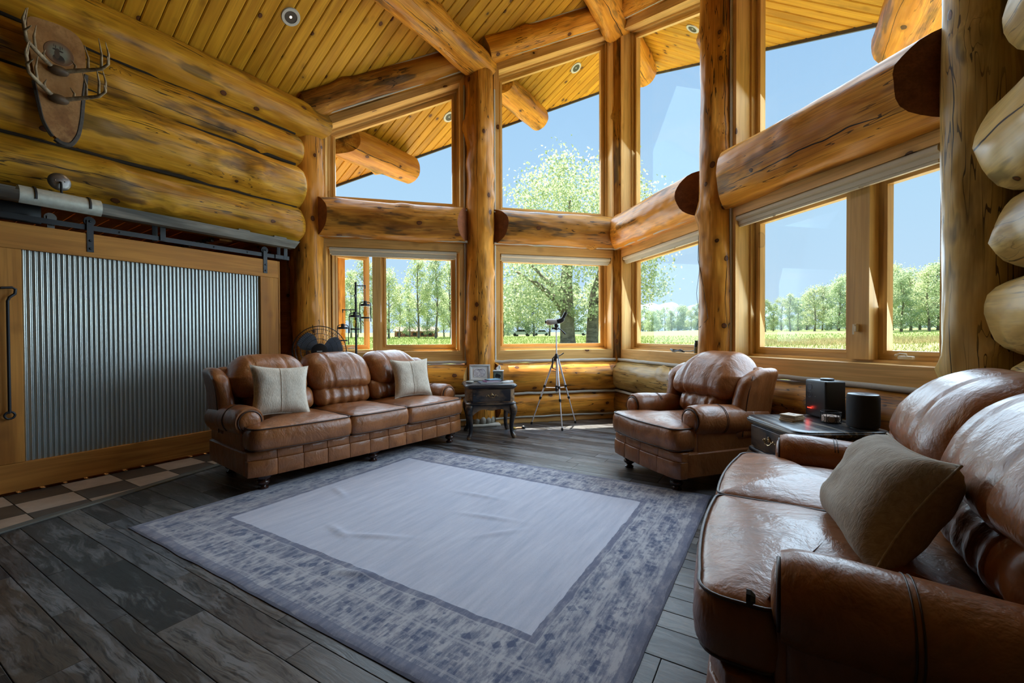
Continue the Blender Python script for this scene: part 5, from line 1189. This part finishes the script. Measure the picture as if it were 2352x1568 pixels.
# ---- on the right table: square coasters, speaker box, wire caddy, round speaker
cw_ = wood('pale_coaster_wood', (.62, .47, .31), (.48, .33, .19), 0, 0, 0, .6, 1.2, .08)
def print_mat():
    t = NT('coaster_print'); s = t.sep(t.obj()); r = t.math('SQRT', t.math('ADD', t.math('POWER', s[0], 2.0), t.math('POWER', s[1], 2.0))); ring_ = t.math('MAXIMUM', t.math('LESS_THAN', t.math('ABSOLUTE', t.math('SUBTRACT', r, .022)), .002), t.math('LESS_THAN', t.math('ABSOLUTE', t.math('SUBTRACT', r, .014)), .004))
    return t.pbr(t.mix(t.math('MULTIPLY', ring_, .8), (.66, .53, .40), (.12, .10, .09)), .6)
cpm = print_mat()
for k in range(4):
    o = thing('square_coaster', ('square wooden coaster at the bottom of the stack', 'square wooden coaster second from the bottom of the stack', 'square wooden coaster just under the printed one', 'printed square coaster on top of the stack by the drawer edge')[k], 'coaster', on(TRm, -.065 + .003*(k % 2), -.10 + .004*(k % 3), radians(18) + .05*k, .6602 + k*.0112), 'stack of square coasters')
    MB().rbox((0, 0, .005), (.052, .052, .005), .002, 2, (1, 1, 1)).build('slab', cw_, o, smooth=40)
    if k == 3: MB().box((0, 0, .0103), (.1, .1, .0006)).build('print', cpm, o)
sp = thing('projector_box', 'tall black box projector with a red light bar on the right end table', 'projector', on(TRm, -.185, .215, radians(4)))
MB().rbox((0, 0, .135), (.098, .075, .130), .012, 3, (1, 1, 1)).build('case', M['bplastic'], sp, smooth=40)
for z, r in ((.215, .022), (.160, .021)):
    MB().tube([(-.05 + r*cos(a), -.0755, z + r*sin(a)) for a in [2*pi*i/28 for i in range(28)]], .0012, 5, closed=True).build('lens_ring', M['bluegrey'], sp)
MB().lathe([(.001, .001), (.021, .001), (.021, 0)], 24, Mx.Translation((-.05, -.0752, .215)) @ Mx.Rotation(pi/2, 4, 'X')).build('lens', M['bluegrey'], sp); MB().tube([(-.05 + .008*cos(a), -.0755, .160 + .008*sin(a)) for a in [2*pi*i/18 for i in range(18)]], .001, 5, closed=True).build('lens_ring', M['bluegrey'], sp)
MB().rbox((-.052, -.0755, .062), (.020, .002, .003), .0015, 2, (1, 1, 1)).build('light_bar', M['redled'], sp); MB().ball((.004, -.0755, .150), .0025, 8, 6).build('status_dot', M['white'], sp)
MB().lathe([(.040, 0), (.042, .004), (.042, .012), (.038, .015), (.001, .016)], 24, Mx.Translation((.02, .0, .265))).build('top_dial', M['bluegrey'], sp, smooth=40)
ld = bpy.data.lights.new('lamp_light', 'POINT'); ld.energy = .06; ld.color = (1, .05, .03); ld.shadow_soft_size = .01; link(bpy.data.objects.new('lamp_light', ld), sp, Mx.Translation((-.052, -.09, .062)))
ca = thing('wire_coaster_caddy', 'black wire caddy holding round coasters on the right end table', 'coaster caddy', on(TRm, .0, .125)); R_ = .058
for z in (.004, .072): MB().tube([(R_*cos(a), R_*sin(a), z) for a in [2*pi*i/28 for i in range(28)]], .0022, 6, closed=True).build('wire_ring', M['iron'], ca, smooth=180)
for k in range(6):
    a = 2*pi*k/6; MB().tube([(R_*cos(a), R_*sin(a), .003), (R_*cos(a), R_*sin(a), .073)], .002, 6).build('upright', M['iron'], ca)
    MB().tube([((R_+.001)*cos(a + .5 + .38*cos(q)), (R_+.001)*sin(a + .5 + .38*cos(q)), .030 + .024*sin(q)) for q in [2*pi*i/16 for i in range(16)]], .0016, 5, closed=True).build('wire_scroll', M['iron'], ca, smooth=180)
MB().tube([(-R_, 0, .004), (R_, 0, .004)], .002, 5).tube([(0, -R_, .004), (0, R_, .004)], .002, 5).build('base_wire', M['iron'], ca)
for k in range(5):
    tag(MB().lathe([(.001, 0), (.051, 0), (.052, .002), (.052, .0055), (.050, .0075), (.001, .0075)], 28).build('round_coaster', tile_mat('sandstone_coaster', (.52, .42, .36), (.66, .55, .48)) if 'sandstone_coaster' not in bpy.data.materials else bpy.data.materials['sandstone_coaster'], None, on(TRm, .0, .125, k, .6665 + k*.0080), smooth=40), ('lowest', 'second lowest', 'middle', 'second highest', 'topmost')[k] + ' round sandstone coaster in the wire caddy', 'coaster', 'round coasters in the caddy')
sk = thing('round_speaker', 'black cloth-covered cylindrical speaker at the back of the right end table', 'speaker', on(TRm, .185, .195))
MB().lathe([(.001, .006), (.075, .006), (.084, .012), (.086, .03), (.086, .195), (.082, .208), (.001, .208)], 40).build('body', M['bfabric'], sk, smooth=40); MB().lathe([(.080, .208), (.081, .213), (.076, .217), (.001, .217)], 40).build('top_cap', M['bluegrey'], sk, smooth=40); MB().lathe([(.001, 0), (.07, 0), (.07, .007), (.001, .007)], 32).build('foot', M['bplastic'], sk, smooth=40); MB().box((0, -.01, .2176), (.055, .007, .001)).build('touch_bar', M['white'], sk)
# ------------------------------------------------------------------ spotting scope on a tripod
tp = empty('tripod', (-2.64, 5.56, 0), 0, 'silver tripod with black joints standing by the square window', 'tripod'); ap = V((0, 0, .96))
for fx, fy in ((-3.00, 5.49), (-2.44, 5.31), (-2.49, 5.87)):
    ft = V((fx+2.64, fy-5.56, .012)); dr = (ft-ap); top = ap + dr.normalized()*.03 + V((dr.x, dr.y, 0)).normalized()*.02
    q = lambda s_: top + (ft-top)*s_
    lg = MB().tube([top, q(.42)], .0125, 10).tube([q(.40), q(.60)], .0105, 10).tube([q(.58), q(.985)], .0085, 10).build('leg', M['alum'], tp, smooth=60)
    for s_ in (.42, .60): MB().tube([q(s_-.018), q(s_+.018)], [.019, .017], 10).build('leg_lock', M['bplastic'], lg, smooth=50)
    MB().tube([q(.975), q(.985), ft + V((0, 0, -.011))], [.012, .015, .013], 10).build('rubber_foot', M['bplastic'], lg, smooth=50)
    MB().tube([q(.44), V((0, 0, .53))], .004, 6).build('brace', M['alum'], tp)
MB().lathe([(.001, .90), (.030, .90), (.034, .92), (.034, .965), (.022, .985), (.020, 1.0), (.001, 1.0)], 16).build('shoulder', M['bplastic'], tp, smooth=45)
MB().tube([(0, 0, .50), (0, 0, 1.34)], .0095, 12).build('centre_column', M['alum'], tp, smooth=60); MB().lathe([(.001, .48), (.016, .48), (.018, .52), (.018, .56), (.001, .56)], 12).build('column_foot', M['bplastic'], tp, smooth=45); MB().tube([(0, 0, .48), (0, 0, .45), (.012, 0, .435), (.006, 0, .42)], .003, 6).build('hook', M['steel'], tp)
dR = V((cos(YAW), sin(YAW), 0)); dF = V((-sin(YAW), cos(YAW), 0))
MB().tube([V((0, 0, .965)) + dR*.02, V((0, 0, .98)) + dR*.06, V((0, 0, 1.01)) + dR*.10], [.007, .006, .008], 8).build('crank', M['bplastic'], tp, smooth=60); MB().tube([V((0, 0, .96)) - dR*.03, V((0, 0, .93)) - dR*.055, V((0, 0, .80)) - dR*.055, V((0, 0, .78)) - dR*.0], [.008, .009, .009, .006], 8).build('carry_handle', M['bplastic'], tp, smooth=60)
MB().lathe([(.001, 1.33), (.028, 1.33), (.032, 1.345), (.026, 1.36), (.018, 1.372), (.001, 1.372)], 14).build('head_base', M['bplastic'], tp, smooth=45); MB().rbox((0, 0, 1.383), (.030, .024, .012), .006, 2, (1, 1, 1), M=Mx.Rotation(YAW, 4, 'Z')).build('plate', M['bplastic'], tp, smooth=45); MB().tube([V((0, 0, 1.35)), V((0, 0, 1.335)) + dR*.06, V((0, 0, 1.27)) + dR*.125], [.007, .007, .012], 8).build('pan_handle', M['bplastic'], tp, smooth=60); MB().tube([V((0, 0, 1.352)) - dR*.065, V((0, 0, 1.352)) + dR*.04], [.014, .010], 10).build('tilt_knob', M['bplastic'], tp, smooth=50)
sc_ = empty('spotting_scope', (-2.64, 5.56, 1.395), 0, 'silver-grey angled spotting scope on top of the tripod', 'spotting scope')
ax = (-dR*.97 + dF*.22).normalized()
def sq(s_, z): return ax*s_ + V((0, 0, z))
MB().tube([sq(.135, .045), sq(.125, .045), sq(.08, .045), sq(.02, .047), sq(-.02, .05)], [.030, .042, .042, .037, .030], 18).build('objective_barrel', M['gplastic'], sc_, smooth=50); MB().tube([sq(.155, .045), sq(.130, .045)], [.024, .026], 16).build('lens_hood', M['bplastic'], sc_, smooth=50)
MB().tube([sq(.0, .05), sq(-.045, .055), sq(-.085, .075), sq(-.10, .10)], [.030, .036, .033, .022], 14).build('prism_housing', M['bplastic'], sc_, smooth=60); MB().tube([sq(-.09, .09), sq(-.115, .135), sq(-.128, .160), sq(-.136, .175)], [.022, .023, .025, .022], 14).build('eyepiece', M['bplastic'], sc_, smooth=50); MB().rbox((0, 0, .006), (.02, .016, .012), .004, 2, (1, 1, 1)).build('foot', M['bplastic'], sc_, smooth=40)
# ------------------------------------------------------------------ pedestal fan behind the sofa
fan = empty('pedestal_fan', (-4.50, 3.20, 0), 0, 'black pedestal fan with a round wire cage behind the sofa', 'fan'); fc = V((0, 0, 1.085)); fd = V((.80, -.60, 0)).normalized()
FM = frame(fc, fd.orthogonal().normalized(), fd); FM = frame(fc, V((0, 0, 1)).cross(fd), fd); R_ = .285
MB().lathe([(.001, 0), (.20, 0), (.205, .012), (.17, .03), (.04, .05), (.001, .05)], 28).build('base', M['bplastic'], fan, smooth=45); MB().tube([(0, 0, .03), (0, 0, .60), (0, 0, 1.0)], [.022, .020, .016], 12).build('pole', M['bplastic'], fan, smooth=60)
cg = MB()
for s_ in (-1, 1):
    for r, z in ((.285, .0), (.25, .035), (.20, .058), (.14, .070), (.085, .076)): cg.tube([(r*cos(a), r*sin(a), s_*z) for a in [2*pi*i/40 for i in range(40)]], .0024 if r < .28 else .005, 5, closed=True)
for i in range(72):
    a = 2*pi*i/72
    cg.tube([(r*cos(a), r*sin(a), z) for r, z in ((.085, .076), (.14, .070), (.20, .058), (.25, .035), (.285, .0))], .0020, 4, caps=False)
    if i % 2: cg.tube([(r*cos(a), r*sin(a), -z) for r, z in ((.085, .076), (.20, .058), (.285, .0))], .0014, 4, caps=False)
cg.build('wire_cage', M['iron'], fan, FM)
MB().lathe([(.001, .084), (.06, .083), (.083, .078), (.088, .07), (.088, .06)], 28).build('cage_badge', M['bplastic'], fan, FM, smooth=45); MB().lathe([(.001, -.22), (.07, -.21), (.085, -.16), (.085, -.08), (.001, -.08)], 20).build('motor_housing', M['bplastic'], fan, FM, smooth=45)
MB().lathe([(.001, .03), (.05, .03), (.055, -.03), (.001, -.03)], 20).build('hub', M['bluegrey'], fan, FM, smooth=45)
for k in range(3):
    a0 = 2*pi*k/3 + .35; b = MB()
    def bl(u, v_, a0=a0): r = .04 + .205*v_; a = a0 + (u-.5)*(1.05*(.45+.75*sin(pi*min(1, .15+v_*.75)))); return (r*cos(a), r*sin(a), .022*(2*u-1)*(1-.3*v_))
    b.grid(bl, 8, 8); n0 = len(b.v); b.grid(lambda u, v_: (lambda q: (q[0], q[1], q[2]-.003))(bl(1-u, v_)), 8, 8); b.build('blade', M['bluegrey'], fan, FM, smooth=180)
MB().box((0, 0, .0855), (.055, .010, .001)).build('badge_plate', M['gplastic'], fan, FM)
# ------------------------------------------------------------------ lantern floor lamp
fl_ = empty('floor_lamp', (-4.555, 3.755, 0), 0, 'black pipe floor lamp with three glass jar lanterns before the casement', 'floor lamp')
MB().lathe([(.001, 0), (.15, 0), (.15, .018), (.14, .024), (.02, .03), (.001, .03)], 28).build('base', M['iron'], fl_, smooth=45); MB().tube([(0, 0, .02), (0, 0, 1.93)], .0135, 12).build('pole', M['iron'], fl_, smooth=60)
def lantern(az, zarm, off, fwd, zcap):
    tip = dR*off + dF*fwd; b = MB().tube([(0, 0, zarm), tuple(tip + V((0, 0, zarm)))], .006, 8); b.ball(tuple(tip + V((0, 0, zarm))), .010, 8, 6); b.tube([tuple(tip + V((0, 0, zarm))), tuple(tip + V((0, 0, zarm-.035)))], .007, 8); b.build('arm', M['iron'], fl_, smooth=60)
    MB().tube([tuple(tip + V((0, 0, zarm-.03))), tuple(tip + V((0, 0, zcap+.04)))], .0025, 6).build('cord', M['iron'], fl_)
    T_ = Mx.Translation(tip + V((0, 0, zcap))); cap = MB().lathe([(.001, .05), (.020, .05), (.022, .02), (.028, .012), (.056, .010), (.060, 0), (.060, -.014), (.055, -.016), (.001, -.016)], 24).build('lantern_cap', M['iron'], fl_, T_, smooth=45)
    MB().lathe([(.050, -.014), (.052, -.03), (.052, -.20), (.050, -.205), (.0485, -.2), (.0485, -.03), (.047, -.014)], 28, caps=False).build('glass_jar', M['jar'], cap, smooth=60)
    MB().lathe([(.054, -.168), (.056, -.164), (.056, -.156), (.054, -.152)], 28, caps=False).build('jar_band', M['iron'], cap, smooth=60)
    hd = MB()
    for s_ in (-1, 1): hd.tube([tuple(dR*s_*.018 + V((0, 0, .035))), tuple(dR*s_*.045 + V((0, 0, .035))), tuple(dR*s_*.066 + V((0, 0, .02))), tuple(dR*s_*.070 + V((0, 0, -.01))), tuple(dR*s_*.070 + V((0, 0, -.21)))], .0055, 8)
    hd.build('cage_rod', M['iron'], cap, smooth=60)
    MB().lathe([(.012, -.016), (.013, -.05), (.024, -.085), (.028, -.105), (.024, -.125), (.010, -.138), (.001, -.14)], 18).build('bulb', M['bulb'], cap, smooth=60); MB().tube([(.0, .0, -.05), (.008, 0, -.08), (-.006, 0, -.10), (.006, 0, -.115)], .0015, 5).build('filament', M['filament'], cap)
lantern(0, 1.885, .118, 0, 1.645); lantern(1, 1.755, .045, -.16, 1.50); lantern(2, 1.585, -.165, 0, 1.36)
# ------------------------------------------------------------------ blinds, binoculars, loose cord
for wall, t0, t1, lab in ((WB, 2.50, 4.17, 'rolled-up cream blind at the head of the sofa window'), (WB, .15, 1.86, 'rolled-up cream blind at the head of the square scope window'), (WR, .16, 1.92, 'rolled-up cream blind at the head of the window right of the corner'), (WR, 2.43, 4.20, 'rolled-up cream blind at the head of the wide right window')):
    o = empty('roller_blind', wall.p((t0+t1)/2, 0, 2.40), 0, lab, 'blind'); I = W(o).inverted()
    b = MB(); prof = [(-.012, 2.425), (-.085, 2.425), (-.085, 2.40), (-.012, 2.395), (.012, 2.385), (.020, 2.40), (.020, 2.418), (.008, 2.425)]
    prof = [(-.080, 2.426), (.012, 2.426), (.020, 2.416), (.020, 2.395), (.006, 2.385), (-.01, 2.378), (-.01, 2.345), (-.080, 2.345)]
    b.hexa([wall.p(t0, w_, z) for w_, z in prof], [wall.p(t1, w_, z) for w_, z in prof]); bm_fix(b); b.build('valance', M['cream'], o, I)
    b = MB(); b.hexa([wall.p(t0+.02, w_, z) for w_, z in ((-.02, 2.325), (-.02, 2.36), (-.045, 2.36), (-.045, 2.325))], [wall.p(t1-.02, w_, z) for w_, z in ((-.02, 2.325), (-.02, 2.36), (-.045, 2.36), (-.045, 2.325))]); bm_fix(b); b.build('bottom_rail', M['cream'], o, I)
    for k in (.28, .72): MB().tube([wall.p(t0+(t1-t0)*k - .02, -.015, 2.33), wall.p(t0+(t1-t0)*k - .01, -.012, 2.318), wall.p(t0+(t1-t0)*k + .01, -.012, 2.318), wall.p(t0+(t1-t0)*k + .02, -.015, 2.33)], .004, 6).build('pull_tab', M['cream'], o, I)
cm_ = plain('camouflage_rubber', (.15, .14, .08), .6, var=.6, bscale=28)
bp = WR.p(1.82, -.06, 1.042); bn = empty('binoculars', tuple(bp), radians(-30), 'camouflage binoculars standing on end on the window sill', 'binoculars')
for s_ in (-1, 1):
    MB().lathe([(.001, 0), (.026, 0), (.028, .02), (.024, .06), (.022, .075), (.001, .075)], 16, Mx.Translation((s_*.035, 0, 0))).build('barrel', cm_, bn, smooth=45); MB().lathe([(.001, .07), (.024, .07), (.024, .11), (.019, .118), (.019, .145), (.001, .145)], 16, Mx.Translation((s_*.033, 0, 0))).build('eyepiece', M['bplastic'], bn, smooth=45)
MB().rbox((0, 0, .06), (.02, .014, .03), .006, 2, (1, 1, 1)).build('bridge', cm_, bn, smooth=40)
b = MB()
for k in range(3): b.tube([WR.p(1.45 + .10*cos(a) - .03*k, -.05 + .035*sin(a), 1.052 + .006*k + .010*sin(a*2+k)) - bp for a in [2*pi*i/24 for i in range(24)]], .007, 6, closed=True)
b.tube([WR.p(1.55, -.05, 1.055) - bp, WR.p(1.68, -.06, 1.06) - bp, WR.p(1.80, -.06, 1.08) - bp], .006, 6); b.build('strap', M['bplastic'], bn, W(bn).inverted() @ Mx.Translation(bp), smooth=60)
cpos = p3; cb = MB()
def pc(a, z, r=.20): d = (-WR.n*0 + WR.n*cos(a) + WR.e*sin(a)); return p3 + d*r + V((0, 0, z))
cb.tube([pc(-.9, 2.3), pc(-.5, 2.05), pc(-.2, 1.95), pc(-.9, 1.7, .22), pc(-1.25, 1.45, .22), pc(-.9, 1.34, .215), pc(-.2, 1.33), pc(.4, 1.42), pc(.1, 1.75), pc(-.3, 2.0), pc(-.4, 2.3)], .0022, 5)
tag(cb.build('loose_cord', M['iron'], smooth=60), 'thin dark cord draped around the right window post', 'cord')
